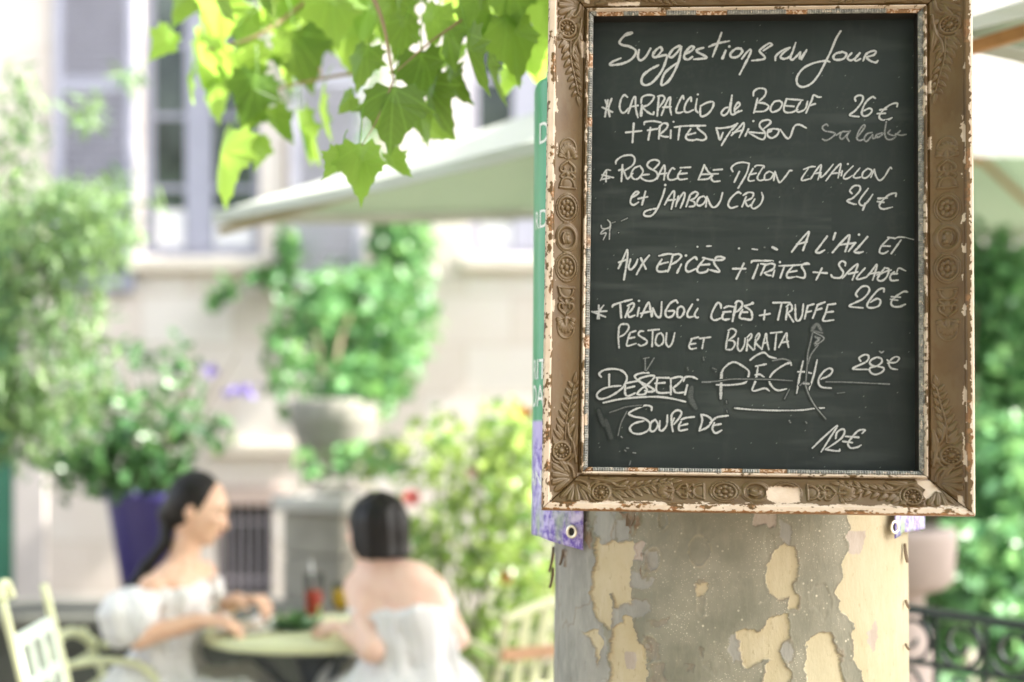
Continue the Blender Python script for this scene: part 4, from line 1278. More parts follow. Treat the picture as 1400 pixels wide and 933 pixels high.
for a in np.linspace(math.pi * .97, .02, 26): plan.append((TC.x + .338 * math.cos(a), TC.y + .338 * math.sin(a)))
plan += [(.7215, 2.50), (.706, 2.435), (.676, 2.385), (.652, 2.355), (.628, 2.336)]
pc = catmull(plan, 6)
ln = np.concatenate([[0], np.cumsum(np.hypot(*np.diff(pc, axis=0).T))])
zb, zt = 1.172, 1.97
nz_ = 130
zs = np.linspace(0, 1, nz_)
lf = np.clip(1 - ln / .25, 0, 1); rt = np.clip(1 - (ln[-1] - ln) / .25, 0, 1)


def ban_pt(i_or_u, z):
    x = np.interp(i_or_u, ln, pc[:, 0]); y = np.interp(i_or_u, ln, pc[:, 1])
    l = np.clip(1 - i_or_u / .25, 0, 1)
    sl = (z - 1.18) / .76
    x = x + .019 * sl * np.clip(i_or_u / .05, .2, 1) * l
    y = y + .003 * np.sin(z * 23 + i_or_u * 30)
    return x, y


U_, Z_ = np.meshgrid(ln, zs)
lowz = zb + .018 * np.clip(U_ / .085, 0, 1) * np.clip(2 - U_ / .085, 0, 1) * 0 + .020 * np.clip(U_ / .09, 0, 1) - .0 + rt[None, :] * .012
lowz = np.where(U_ > ln[-1] - .2, 1.203 + .02 * np.clip(1 - (ln[-1] - U_) / .03, -1, 1) * 0, lowz)
lowz = np.where(U_ > ln[-1] - .015, 1.198 - (U_ - ln[-1] + .015) * .3, lowz)
zw = lowz + (zt - lowz) * Z_
bx, by = ban_pt(U_, zw)
zl = P(736, 576, 2.43).z
V = np.stack([bx, by, zw], -1).reshape(-1, 3)
lavm = (zw < zl) * 1.0
bloom = sstep(zl - .015, zl - .05, zw + .035 * (fbm(U_ * 90, zw * 25, 4, 3) - .5))
leafy = sstep(zl - .10, zl - .2, zw)
sheet = link('sheet', mesh_np('sheet', V, grid_faces(nz_, len(ln)), {'lav': lavm.ravel(), 'bloom': bloom.ravel(), 'leafy': leafy.ravel()}), m_ban, ban, smooth=True)
sm = sheet.modifiers.new('thick', 'SOLIDIFY'); sm.thickness = .0012; sm.offset = 0
m_white = simple('white_print', (.80, .83, .80), .5, .04)


def text_mesh(s):
    cu = bpy.data.curves.new('t', 'FONT'); cu.body = s; cu.size = 1
    o = bpy.data.objects.new('t', cu); COL.objects.link(o)
    dg = bpy.context.evaluated_depsgraph_get(); dg.update()
    me = bpy.data.meshes.new_from_object(o.evaluated_get(dg))
    v = np.array([p.co[:] for p in me.vertices]); f = [tuple(p.vertices) for p in me.polygons]
    bpy.data.objects.remove(o); bpy.data.curves.remove(cu); bpy.data.meshes.remove(me)
    return v, f


def ban_text(s, y0, y1, u0, cond=.62):
    v, f = text_mesh(s)
    z1 = P(736, y0, 2.43).z; z0 = P(736, y1, 2.43).z
    h = (z1 - z0) / .70
    u = u0 - v[:, 0] * h * cond; z = z0 + v[:, 1] * h
    x, y = ban_pt(u, z)
    # stand proud of the sheet on its outer side
    x2, y2 = ban_pt(u + .002, z); t = np.stack([x2 - x, y2 - y], -1); t /= np.linalg.norm(t, axis=1)[:, None]
    n = np.stack([t[:, 1], -t[:, 0]], -1)
    s_ = np.sign((n * np.stack([TC.x - x, TC.y - y], -1)).sum(1).mean())
    x = x - n[:, 0] * s_ * .0016; y = y - n[:, 1] * s_ * .0016
    o = link('lettering', mesh_np('lettering', np.stack([x, y, z], -1), f), m_white, ban)
    o['label'] = 'white letters ' + s


for s_, y0, y1, u0, cd in (('D.', 168, 197, .112, .9), ('RD', 288, 313, .128, .85), ('RIT', 491, 519, .128, .72), ('DAY', 526, 556, .130, .66), ('AN', 643, 664, .130, .9)): ban_text(s_, y0, y1, u0, cd)
m_brass = simple('eyelet_metal', (.72, .66, .52), .35, .15, 80, metallic=.8)
m_hole = simple('eyelet_hole', (.02, .018, .015), .9, .1)
for (px, py, d, yaw_) in ((782.5, 727, 2.366, -.5), (1221.5, 721, 2.336, .55)):
    c0 = P(px, py, d)
    q = Matrix.Rotation(yaw_, 4, 'Z')
    mb = MB()
    M_ = Matrix.Translation(c0) @ q @ Matrix.Rotation(R(90), 4, 'X')
    tor = []
    for i in range(24):
        a = 2 * math.pi * i / 24
        for j in range(8):
            bb = 2 * math.pi * j / 8
            tor.append(M_ @ Vector(((.0078 + .0026 * math.cos(bb)) * math.cos(a), (.0092 + .0026 * math.cos(bb)) * math.sin(a), .003 + .0016 * math.sin(bb))))
    mb.add(tor, [(i * 8 + j, ((i + 1) % 24) * 8 + j, ((i + 1) % 24) * 8 + (j + 1) % 8, i * 8 + (j + 1) % 8) for i in range(24) for j in range(8)])
    ey = mb.build('eyelet', m_brass, ban, smooth=True)
    disc = [M_ @ Vector((.0062 * math.cos(2 * math.pi * i / 20), .0076 * math.sin(2 * math.pi * i / 20), .0028)) for i in range(20)]
    MB().add(disc, [tuple(range(20))]).build('hole', m_hole, ey)


# ------------------------------------------------------------------ ground
m_ground, nt, b = mat_new('gravel_court')
n1 = noise(nt, 3, 6, .6); n2 = noise(nt, 60, 4, .7); n3 = noise(nt, .35, 3)
c = mix(nt, mrange(nt, n2, .3, .7), (.17, .15, .12), (.27, .24, .20))
c = mix(nt, mrange(nt, n1, .4, .7, 0, .6), c, (.21, .19, .155)); c = mix(nt, mrange(nt, n3, .4, .7, 0, .4), c, (.27, .245, .21))
nt.links.new(c, b.inputs['Base Color']); b.inputs['Roughness'].default_value = .9
bump(nt, b, n2, .4, .01)
gs = np.concatenate([-np.geomspace(150, 1, 12), np.linspace(-.8, .8, 3), np.geomspace(1, 150, 12)])
gx, gy = np.meshgrid(gs, gs + 5)
V = np.stack([gx, gy, np.zeros_like(gx)], -1).reshape(-1, 3)
tag(link('ground', mesh_np('ground', V, grid_faces(len(gs), len(gs))), m_ground), kind='structure')

# ------------------------------------------------------------------ the stone house across the court
YW = 9.5


def fx(px, d=YW): return (px - 700) * d / F
def fz(py, d=YW): return CZ + (HY - py) * d / F


m_stone, nt, b = mat_new('limestone')
tc = nd(nt, 'ShaderNodeTexCoord')
mp = nd(nt, 'ShaderNodeMapping'); mp.inputs['Rotation'].default_value = (R(90), 0, 0); nt.links.new(tc.outputs['Object'], mp.inputs['Vector'])
br = nd(nt, 'ShaderNodeTexBrick'); nt.links.new(mp.outputs[0], br.inputs['Vector'])
br.inputs['Scale'].default_value = 1.0; br.inputs['Brick Width'].default_value = .62; br.inputs['Row Height'].default_value = .33
br.inputs['Mortar Size'].default_value = .012; br.inputs['Mortar Smooth'].default_value = .4; br.inputs['Bias'].default_value = 0
br.inputs['Color1'].default_value = (.70, .62, .56, 1); br.inputs['Color2'].default_value = (.78, .735, .69, 1); br.inputs['Mortar'].default_value = (.62, .55, .48, 1)
n1 = noise(nt, 2.2, 5, .6); n2 = noise(nt, 25, 4, .6)
c = mix(nt, mrange(nt, n1, .45, .75, 0, .55), br.outputs['Color'], (.70, .60, .55))
c = mix(nt, mrange(nt, n2, .5, .8, 0, .4), c, (.80, .77, .74))
nt.links.new(c, b.inputs['Base Color']); b.inputs['Roughness'].default_value = .9
bump(nt, b, n2, .25, .01)
m_trimstone = simple('dressed_stone', (.66, .60, .52), .85, .1, 8, bmp=.1)
m_lilac = simple('lilac_grey_paint', (.335, .34, .42), .6, .07, 5)
m_lilac2 = simple('pale_lilac_paint', (.52, .51, .60), .6, .06, 5)
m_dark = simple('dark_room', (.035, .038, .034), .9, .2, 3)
m_curt = simple('white_blind', (.80, .80, .82), .8, .05, 6)
m_glass, nt, b = mat_new('window_glass')
nt.links.new(mix(nt, mrange(nt, noise(nt, 2.2, 4), .35, .65), (.030, .040, .036), (.12, .15, .135)), b.inputs['Base Color'])
b.inputs['Roughness'].default_value = .12; b.inputs['Specular IOR Level'].default_value = .35

house = empty('stone_house', (0, YW, 0), 'pale limestone house with lilac grey shutters across the court', 'house')
XS = [-7.5, fx(288), fx(372), fx(190), fx(355), fx(640), fx(800), 9.0]
holes = [(fx(190), fx(355), fz(352), 5.0), (fx(640), fx(800), fz(350), 5.0), (fx(292), fx(374), fz(818), fz(690))]
xs = sorted({-7.5, 9.0, *[h[0] for h in holes], *[h[1] for h in holes]})
zs = sorted({-.1, 8.2, *[h[2] for h in holes], *[h[3] for h in holes]})
mb = MB()
for i in range(len(xs) - 1):
    for j in range(len(zs) - 1):
        cx, cz_ = (xs[i] + xs[i + 1]) / 2, (zs[j] + zs[j + 1]) / 2
        if any(h[0] < cx < h[1] and h[2] < cz_ < h[3] for h in holes): continue
        mb.add([(xs[i], YW, zs[j]), (xs[i + 1], YW, zs[j]), (xs[i + 1], YW, zs[j + 1]), (xs[i], YW, zs[j + 1])], [(0, 1, 2, 3)])
for (x0, x1, z0, z1) in holes:
    dd = YW + .30
    mb.add([(x0, YW, z0), (x0, dd, z0), (x0, dd, z1), (x0, YW, z1)], [(0, 1, 2, 3)]); mb.add([(x1, YW, z0), (x1, dd, z0), (x1, dd, z1), (x1, YW, z1)], [(3, 2, 1, 0)])
    mb.add([(x0, YW, z0), (x1, YW, z0), (x1, dd, z0), (x0, dd, z0)], [(0, 1, 2, 3)]); mb.add([(x0, YW, z1), (x1, YW, z1), (x1, dd, z1), (x0, dd, z1)], [(3, 2, 1, 0)])
mb.add([(-7.5, YW, 8.2), (9, YW, 8.2), (9, YW + 6, 8.2), (-7.5, YW + 6, 8.2)], [(0, 1, 2, 3)])
mb.add([(-7.5, YW, -.1), (-7.5, YW + 6, -.1), (-7.5, YW + 6, 8.2), (-7.5, YW, 8.2)], [(0, 1, 2, 3)])
mb.add([(9, YW, -.1), (9, YW + 6, -.1), (9, YW + 6, 8.2), (9, YW, 8.2)], [(3, 2, 1, 0)])
mb.build('wall', m_stone, house)
mb = MB(); mb.box((fx(284), YW - .05, fz(624)), (fx(420), YW - .002, fz(604)), bev=.015)
mb.build('string_course', m_trimstone, house)


def window(x0, x1, z0, z1, cols, rows, mat, blind_z=None):
    y = YW + .14
    fr = MB(); t = .065
    fr.box((x0, y, z0), (x0 + t, y + .06, z1)); fr.box((x1 - t, y, z0), (x1, y + .06, z1)); fr.box((x0 + t, y, z0), (x1 - t, y + .06, z0 + t * 1.3)); fr.box((x0 + t, y, z1 - t), (x1 - t, y + .06, z1))
    xm = x0 + (x1 - x0) * cols
    fr.box((xm - .09, y - .015, z0 + t * 1.3), (xm + .09, y + .055, z1 - t))
    w = fr.build('window_frame', mat, house)
    for (a, c_) in ((x0 + t, xm - .09), (xm + .09, x1 - t)):
        mbp = MB(); mbp.box((a, y + .025, z0 + t * 1.3), (c_, y + .035, z1 - t)); mbp.build('pane', m_glass, w)
        for k in range(1, rows):
            bars = MB()
            zz_ = z0 + (z1 - z0) * k / rows
            bars.box((a, y + .005, zz_ - .018), (c_, y + .024, zz_ + .018))
            bars.build('glazing_bar', mat, w)
        if blind_z:
            mbl = MB(); mbl.box((a + .012, y + .008, z0 + t * 1.3 + .01), (c_ - .012, y + .022, blind_z)); mbl.build('blind', m_curt, w)
    s = MB(); s.box((x0 - .05, YW - .09, z0 - .10), (x1 + .05, YW + .139, z0 - .002), bev=.012); s.build('window_sill', m_trimstone, w)
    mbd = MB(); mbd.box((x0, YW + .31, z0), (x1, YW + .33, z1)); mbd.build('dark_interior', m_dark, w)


window(*holes[0], .46, 5, m_lilac, fz(282))
window(*holes[1], .5, 4, m_lilac2, fz(300))


def shutter(x0, x1, z0, z1, mat):
    y = YW - .055
    mb = MB(); st = .06
    mb.box((x0, y, z0), (x0 + st, y + .04, z1), bev=.004); mb.box((x1 - st, y, z0), (x1, y + .04, z1), bev=.004)
    for zc in (z0, (z0 + z1) / 2, z1 - .09): mb.box((x0 + st, y + .002, zc), (x1 - st, y + .038, zc + .09))
    n = int((z1 - z0) / .055)
    for i in range(n):
        zc = z0 + .09 + (z1 - z0 - .18) * (i + .5) / n
        M_ = Matrix.Translation((0, y + .02, zc)) @ Matrix.Rotation(R(38), 4, 'X')
        mb.box((x0 + st, -.004, -.030), (x1 - st, .004, .030), M_)
    mb.build('shutter', mat, house)


shutter(fx(76), fx(186), fz(400), 5.0, m_lilac)
shutter(fx(398), fx(497), fz(392), 5.0, m_lilac2)
shutter(fx(810), fx(920), fz(392), 5.0, m_lilac2)
# iron grille in the cellar opening
m_iron = simple('wrought_iron', (.035, .05, .05), .32, .2, 30, metallic=.2)
m_irong = simple('lilac_iron', (.30, .28, .32), .6, .1, 30)
x0, x1, z0, z1 = holes[2]
mb = MB()
for i in range(7):
    x = x0 + (x1 - x0) * (i + .5) / 7; mb.tube([(x, YW + .06, z0), (x, YW + .06, z1)], .010, 8)
for z in (z0 + .12, z1 - .12): mb.box((x0, YW + .052, z - .012), (x1, YW + .068, z + .012))
mb.build('cellar_grille', m_irong, house)
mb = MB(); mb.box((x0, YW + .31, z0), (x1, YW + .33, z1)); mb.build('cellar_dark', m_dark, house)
mb = MB(); mb.box((x0 - .08, YW - .03, z1 + .003), (x1 + .08, YW - .003, z1 + .13), bev=.008); mb.build('lintel', simple('pink_stone', (.50, .40, .36), .85, .1, 10), house)

# unseen house added behind the viewer to block the low sky light
near_h = empty('sky_block_house', (0, -7, 0), 'unseen limestone house front added behind the viewer to block low sky light', 'house')
mb = MB(); mb.box((-13, -7.6, -.1), (13, -7, 7.2)); mb.build('wall', m_stone, near_h)
mb = MB(); mb.box((-13.2, -7.7, 7.203), (13.2, -6.8, 7.45), bev=.03); mb.build('cornice', m_trimstone, near_h)
for i in range(6):
    xw = -11 + i * 4.4
    mb = MB(); mb.box((xw - .55, -6.998, 1.1), (xw + .55, -6.95, 3.2), bev=.01); mb.build('closed_shutter', m_lilac, near_h)
    mb = MB(); mb.box((xw - .55, -6.998, 4.2), (xw + .55, -6.95, 6.0), bev=.01); mb.build('closed_shutter', m_lilac, near_h)

# green gate with its white post, far left
gate = empty('garden_gate', (-3.0, 8.4, 0), 'dark green garden gate hung on a square white post', 'gate')
d = 8.4
m_green = simple('dark_green_paint', (.025, .14, .085), .45, .12, 6)
m_wpost = simple('white_painted_wood', (.50, .46, .44), .6, .06, 8)
mb = MB(); zt_ = 2.7
for i in range(6):
    xa = fx(18, d) - .13 * (i + 1); mb.box((xa + .004, d, .05), (xa + .126, d + .03, zt_), bev=.004)
pl = mb.build('gate_leaf', m_green, gate)
for zq in (.3, zt_ - .3):
    mb = MB(); mb.box((fx(18, d) - .78, d + .032, zq), (fx(18, d), d + .06, zq + .12)); mb.build('gate_brace', m_green, gate)
mb = MB(); mb.box((fx(20, d), d - .012, 0), (fx(63, d), d + .025, zt_ + .1), bev=.006); mb.box((fx(16, d), d - .02, zt_ + .102), (fx(67, d), d + .035, zt_ + .15), bev=.006); mb.build('gate_post', m_wpost, gate)

# low dark stone ledge behind the table
lw = empty('stone_ledge', (-2.2, 6.9, 0), 'low dark grey stone ledge under the purple pot', 'ledge')
m_dstone = simple('dark_stone', (.075, .080, .070), .9, .35, 7, bmp=.3)
zl_ = fz(842, 6.6)
xl0, xl1 = -4.5, fx(425, 6.6)
g = np.random.default_rng(2)
mb = MB(); x = xl0; row = 0
for row, (za, zb_) in enumerate(((0, .19), (.192, .36), (.362, zl_ - .062))):
    x = xl0 + row * .17
    while x < xl1:
        w = g.uniform(.38, .62); mb.box((x + .003, 6.62 + g.uniform(-.012, .012), za), (min(x + w, xl1) - .003, 7.25, zb_), bev=.012); x += w
mb.build('ledge_blocks', m_dstone, lw)
mb = MB(); x = xl0
while x < xl1: w = .9; mb.box((x + .003, 6.57, zl_ - .06), (min(x + w, xl1 + .03) - .003, 7.3, zl_), bev=.012); x += w
mb.build('ledge_coping', simple('grey_coping', (.095, .098, .085), .88, .25, 7, bmp=.2), lw)

# stone pillar with urn
d = 7.5
pil = empty('stone_pillar', (fx(448, d), d + .28, 0), 'square weathered stone pillar carrying the urn of ivy', 'pillar', rz=R(-24))
Mr = Matrix.Translation((fx(448, d), d + .30, 0)) @ Matrix.Rotation(R(-30), 4, 'Z')
m_pil = simple('weathered_pillar', (.34, .315, .265), .9, .3, 6, bmp=.25)
mb = MB(); h_ = fz(702, d)
for k in range(4): mb.box((-.205, -.205, h_ * k / 4 + .003), (.205, .205, h_ * (k + 1) / 4 - .003), Mr, bev=.012)
mb.build('shaft', m_pil, pil)
mb = MB(); mb.box((-.245, -.245, h_), (.245, .245, h_ + .09), Mr, bev=.015); mb.build('cap_slab', simple('pale_cap_stone', (.55, .53, .49), .85, .12, 8), pil)
urn = empty('stone_urn', (fx(448, d), d + .30, h_ + .09), 'grey stone urn with a moulded foot on the pillar', 'urn')
z0 = h_ + .09; H_ = fz(545, d) - z0
prof = [(.12, 0), (.125, .03), (.10, .05), (.06, .08), (.05, .13), (.07, .16), (.08, .17), (.15, .21), (.205, .27), (.225, .33), (.235, .37), (.245, .385), (.245, H_ - .02), (.235, H_), (.205, H_), (.20, H_ - .05)]
MB().lathe(prof, (fx(448, d), d + .30, z0), 40).build('urn_body', simple('urn_stone', (.27, .26, .225), .9, .25, 14, bmp=.2), urn, smooth=True)

# ------------------------------------------------------------------ parasols
m_cloth, nt, b = mat_new('sage_canvas')
n1 = noise(nt, 4, 4)
cc = mix(nt, mrange(nt, n1, .35, .65), (.56, .64, .54), (.61, .68, .58))
nt.links.new(cc, b.inputs['Base Color']); b.inputs['Roughness'].default_value = .85
tr = nd(nt, 'ShaderNodeBsdfTranslucent'); tr.inputs['Color'].default_value = (.58, .70, .56, 1)
ms = nd(nt, 'ShaderNodeMixShader'); ms.inputs[0].default_value = .5
nt.links.new(b.outputs[0], ms.inputs[1]); nt.links.new(tr.outputs[0], ms.inputs[2]); nt.links.new(ms.outputs[0], nt.nodes['Material Output'].inputs['Surface'])
m_white_c, nt, b = mat_new('white_canvas')
nt.links.new(mix(nt, mrange(nt, noise(nt, 4, 4), .35, .65), (.70, .71, .70), (.76, .77, .76)), b.inputs['Base Color']); b.inputs['Roughness'].default_value = .85
m_outer = leaf_mat('lit_face_canvas', (.72, .75, .68), (.74, .76, .70), (.70, .78, .66), .85, .4)  # paler outer cloth: daylight on the canopy top painted into its colour
m_sagewood = simple('pale_sage_wood', (.42, .38, .27), .6, .15, 30)
m_teak = simple('oiled_wood', (.40, .20, .075), .5, .25, 30)


def parasol(corners, hub, val, label, pole_xy=None, sag=.05, cloth=None, nrib=8, ribm=None):
    A = [Vector(c) for c in corners]; H = Vector(hub)
    root = empty('parasol', (H.x, H.y, 0), label, 'parasol', 'canvas parasols over the terrace')
    V, Fa = [], []
    n = 12
    for k in range(4):
        a, c = A[k], A[(k + 1) % 4]; o = len(V)
        for i in range(n + 1):
            t = i / n
            for j in range(n + 1):
                s = j / n; e = a.lerp(c, s); e = e - Vector((0, 0, sag * math.sin(math.pi * s)))* 0.6
                p = H.lerp(e, t); p.z -= sag * math.sin(math.pi * t) * (.4 + .6 * math.sin(math.pi * s))
                V.append(p)
        for i in range(n):
            for j in range(n):
                q = o + i * (n + 1) + j; Fa.append((q, q + n + 1, q + n + 2, q + 1))
    me = mesh_np('canopy', V, Fa); nz_ = sum(pl.normal.z for pl in me.polygons)
    if nz_ < 0: me.flip_normals()
    cn = link('canopy', me, [cloth or m_outer, m_cloth], root, smooth=True)
    sm = cn.modifiers.new('thick', 'SOLIDIFY'); sm.thickness = .003; sm.offset = -1; sm.material_offset = 1
    vm = MB()
    for k in range(4):
        a, c = A[k], A[(k + 1) % 4]; vs = []
        for j in range(17):
            s = j / 16; e = a.lerp(c, s) - Vector((0, 0, sag * .6 * math.sin(math.pi * s)))
            out = ((a + c) / 2 - H); out.z = 0; out.normalize()
            vs.append(e + out * .004); vs.append(e + out * (.012 + .006 * math.sin(j * 1.7)) - Vector((0, 0, val)))
        vm.add(vs, [(2 * j, 2 * j + 1, 2 * j + 3, 2 * j + 2) for j in range(16)])
    v = vm.build('valance', m_outer, cn)
    sm = v.modifiers.new('thick', 'SOLIDIFY'); sm.thickness = .003; sm.offset = 0
    rh = H - Vector((0, 0, .05))
    pts = []
    for k in range(4):
        pts += [A[k], (A[k] + A[(k + 1) % 4]) / 2 - Vector((0, 0, sag * .6))]
    for p in (pts if nrib == 8 else pts[::2]):
        e = rh + (p - H) * .985; dirv = (e - rh); L = dirv.length
        side = Vector((-dirv.y, dirv.x, 0)).normalized(); up = dirv.cross(side).normalized()
        if up.z < 0: up = -up
        lowm = []
        rows = 9
        for i in range(rows):
            t = i / (rows - 1); c0 = rh.lerp(e, t); c0.z -= sag * math.sin(math.pi * t) * .55 + .022 + (.0 if t < 1 else 0)
            for (u, w) in ((-.011, -.015), (.011, -.015), (.011, .015), (-.011, .015)): lowm.append(c0 + side * u + up * w)
        fs = [(i * 4 + a_, i * 4 + (a_ + 1) % 4, i * 4 + 4 + (a_ + 1) % 4, i * 4 + 4 + a_) for i in range(rows - 1) for a_ in range(4)] + [(3, 2, 1, 0), tuple((rows - 1) * 4 + q for q in range(4))]
        MB().add(lowm, fs).build('rib', ribm or m_teak, root)
    px, py = pole_xy or (H.x, H.y)
    MB().tube([(px, py, .04), (px, py, H.z - .02)], .024, 16).build('pole', m_teak, root, smooth=True)
    MB().lathe([(.05, 0), (.045, .06), (.015, .08), (.022, .11), (.002, .14)], (H.x, H.y, H.z - .02), 16).build('finial', m_teak, root, smooth=True)
    MB().lathe([(.30, 0), (.30, .05), (.28, .075), (.05, .085), (.04, .3), (.027, .3)], (px, py, .002), 32).build('base', m_iron, root, smooth=True)
    return root


parasol([(-1.045, 5.0, 2.150), (.11, 3.5, 2.100), (1.25, 4.38, 2.316), (.125, 5.88, 2.300)], (.165, 4.68, 2.46), .035, 'sage canvas parasol whose corner shows between the house and the board', sag=.02, nrib=4, ribm=m_sagewood)
parasol([(.70, 6.1, 2.629), (3.3, 6.1, 2.629), (3.3, 8.4, 2.585), (.70, 8.4, 2.585)], (1.93, 7.2, 3.28), .05, 'pale canvas parasol with a sunlit top over the green hedge', sag=.03)
e1 = Vector((.53, -.85, 0)); e2 = Vector((.85, .53, 0)); P0 = Vector((.962, 3.2, 2.285))
parasol([P0, P0 + e1 * 2.0, P0 + (e1 + e2) * 2.0, P0 + e2 * 2.0], P0 + (e1 + e2) * 1.0 + Vector((0, 0, .42)), .035, 'sage canvas parasol with a wooden rib close above the iron railing', sag=.03)

# ------------------------------------------------------------------ scrolled iron railing
rail_o = empty('iron_railing', (1.07, 3.85, 0), 'black wrought iron railing of scrolls beside the trunk', 'railing')
e = Vector((.85, -.53, 0)).normalized()
R0 = P(1240, 832, 3.85); sl = -.080
def rp(t, z): return R0 + e * t + Vector((0, 0, sl * t + z))
nrm = Vector((-e.y, e.x, 0))
mb = MB()
ra, rb = -1.0, 1.1
def bar(mb, t0, t1, z, hw, hd):
    vs = []
    for t in (t0, t1):
        for (u, w) in ((-hd, -hw), (hd, -hw), (hd, hw), (-hd, hw)): vs.append(rp(t, z) + nrm * u + Vector((0, 0, w)))
    mb.add(vs, [(0, 1, 5, 4), (1, 2, 6, 5), (2, 3, 7, 6), (3, 0, 4, 7), (3, 2, 1, 0), (4, 5, 6, 7)])
bar(mb, ra, rb, 0, .010, .022); mb.build('top_rail', m_iron, rail_o)
mb = MB(); bar(mb, ra, rb, -.140, .007, .010); mb.build('middle_rail', m_iron, rail_o)
mb = MB(); bar(mb, ra, rb, -.80, .009, .012); mb.build('bottom_rail', m_iron, rail_o)
pitch = .132
k0 = int(ra / pitch)
t = ra + .02
while t < rb:
    mb = MB(); mb.tube([rp(t, -.009), rp(t, -.86 + .0)], .0065, 8); mb.build('baluster', m_iron, rail_o)
    # one running scroll between balusters
    c0 = t + pitch * .52
    pts = []
    for i in range(34):
        a = -2.7 + i * .27; r = .060 * (1 - .80 * (i / 33) ** 1.25)
        pts.append(rp(c0 + r * math.cos(a) * 1.0, -.076 + r * math.sin(a) * 1.12))
    st = [rp(t + pitch * .06, -.012), rp(t + pitch * .10, -.06), rp(t + pitch * .2, -.118)]
    mb = MB(); mb.tube(pts, .0055, 6, flat=(nrm, 2.6)); mb.build('scroll', m_iron, rail_o, smooth=True)
    mb = MB(); mb.tube([rp(t + pitch * .72, -.015), rp(t + pitch * .86, -.05), rp(t + pitch * .95, -.10)], .0055, 6, flat=(nrm, 2.4)); mb.build('strap', m_iron, rail_o, smooth=True)
    pts = [rp(t + pitch * (.12 + .76 * i / 10), -.16 - .09 * (1 - math.sin(math.pi * i / 10))) for i in range(11)]
    pts = [rp(t + pitch * .1, -.5)] + pts + [rp(t + pitch * .9, -.5)]
    mb = MB(); mb.tube(pts, .0065, 6); mb.build('arch_bar', m_iron, rail_o, smooth=True)
    t += pitch

# round stone planter by the hedge
d = 5.0
sp_ = empty('stone_planter', (fx(1303, d) - .27, d, 0), 'round beige stone planter on a narrower foot in front of the hedge', 'planter')
zb_, zt_ = fz(802, d), fz(722, d)
cx = fx(1303, d) - .27
MB().lathe([(.19, 0), (.19, zb_ - .16), (.16, zb_ - .12), (.165, zb_ - .02), (.23, zb_), (.262, zb_ + .03), (.272, zt_ - .03), (.268, zt_), (.235, zt_), (.23, zt_ - .06)], (cx, d, 0), 48).build('planter_body', simple('beige_planter', (.29, .24, .215), .9, .12, 12, bmp=.15), sp_, smooth=True)


# ------------------------------------------------------------------ plants
m_bam = leaf_mat('bamboo_leaf', (.05, .135, .055), (.24, .37, .15), (.36, .54, .20), .42, .4)
m_shr = leaf_mat('glossy_shrub_leaf', (.024, .085, .034), (.13, .29, .10), (.18, .36, .10), .3, .3)
m_ivy = leaf_mat('ivy_leaf', (.035, .125, .05), (.19, .42, .15), (.28, .54, .16), .35, .35)
m_rose = leaf_mat('rose_leaf', (.05, .16, .045), (.36, .50, .14), (.54, .70, .20), .22, .5)
m_hedge = leaf_mat('hedge_leaf', (.040, .150, .065), (.23, .48, .21), (.32, .58, .22), .32, .35)
m_stem = simple('green_stem', (.14, .17, .07), .7, .3, 20)
m_wood = simple('shrub_wood', (.16, .12, .08), .85, .3, 20)


def cloud_px(g, spec, n):
    """points spread through patches: (px, py, rx, ry, d, rd, weight)"""
    w = np.array([s[6] for s in spec], float); w /= w.sum()
    out = []
    for k in g.choice(len(spec), n, p=w):
        px, py, rx, ry, d, rd, _ = spec[k]
        u = g.normal(size=3); u /= np.linalg.norm(u); u *= g.random() ** .4
        out.append(P(px + u[0] * rx, py + u[1] * ry, d + u[2] * rd)[:])
    return np.array(out)


g = np.random.default_rng(21)
# bamboo at the far left
bam = empty('bamboo_clump', (-2.0, 5.7, 0), 'tall airy bamboo with narrow drooping leaves', 'bamboo')
mb = MB(); tips = []
for i in range(26):
    x0 = g.uniform(-2.95, -2.35); y0 = g.uniform(5.45, 5.95); lean_ = g.uniform(.15, .75); hh = g.uniform(1.9, 3.1)
    pts = [(x0 + lean_ * (k / 8) ** 2.2 * hh * .5, y0 + g.uniform(-.02, .02) - .2 * (k / 8) ** 2, hh * k / 8 - (.25 * (k / 8) ** 4 * hh)) for k in range(9)]
    mb.tube(pts, list(np.linspace(.011, .003, 9)), 6)
    tips.append(np.array(pts))
mb.build('canes', m_stem, bam)
C = []
for i in range(3000):
    t = tips[g.integers(len(tips))]; k = g.random() ** .75 * 7.9; a = int(k); p = t[a] * (1 - k + a) + t[min(8, a + 1)] * (k - a)
    if p[2] < 1.25 + g.random() * .25: continue
    C.append(p + g.normal(size=3) * np.array([.10, .10, .09]) + np.array([.04, 0, 0]))
C = np.array(C); ex = cloud_px(g, [(60, 470, 100, 150, 5.6, .25, 4), (70, 330, 120, 90, 5.6, .3, 3), (30, 570, 60, 70, 5.6, .2, 1.5), (110, 300, 80, 70, 5.6, .3, 1.6), (20, 190, 40, 120, 5.7, .3, 1.0), (180, 270, 40, 50, 5.5, .2, .25), (180, 100, 20, 20, 5.5, .2, .12), (120, 150, 30, 30, 5.5, .2, .12)], 2500)
C = np.vstack([C, ex])
leaf_cloud('leaves', C, g.uniform(.055, .115, len(C)), m_bam, bam, LEAF_NARROW, .9, seed=1)

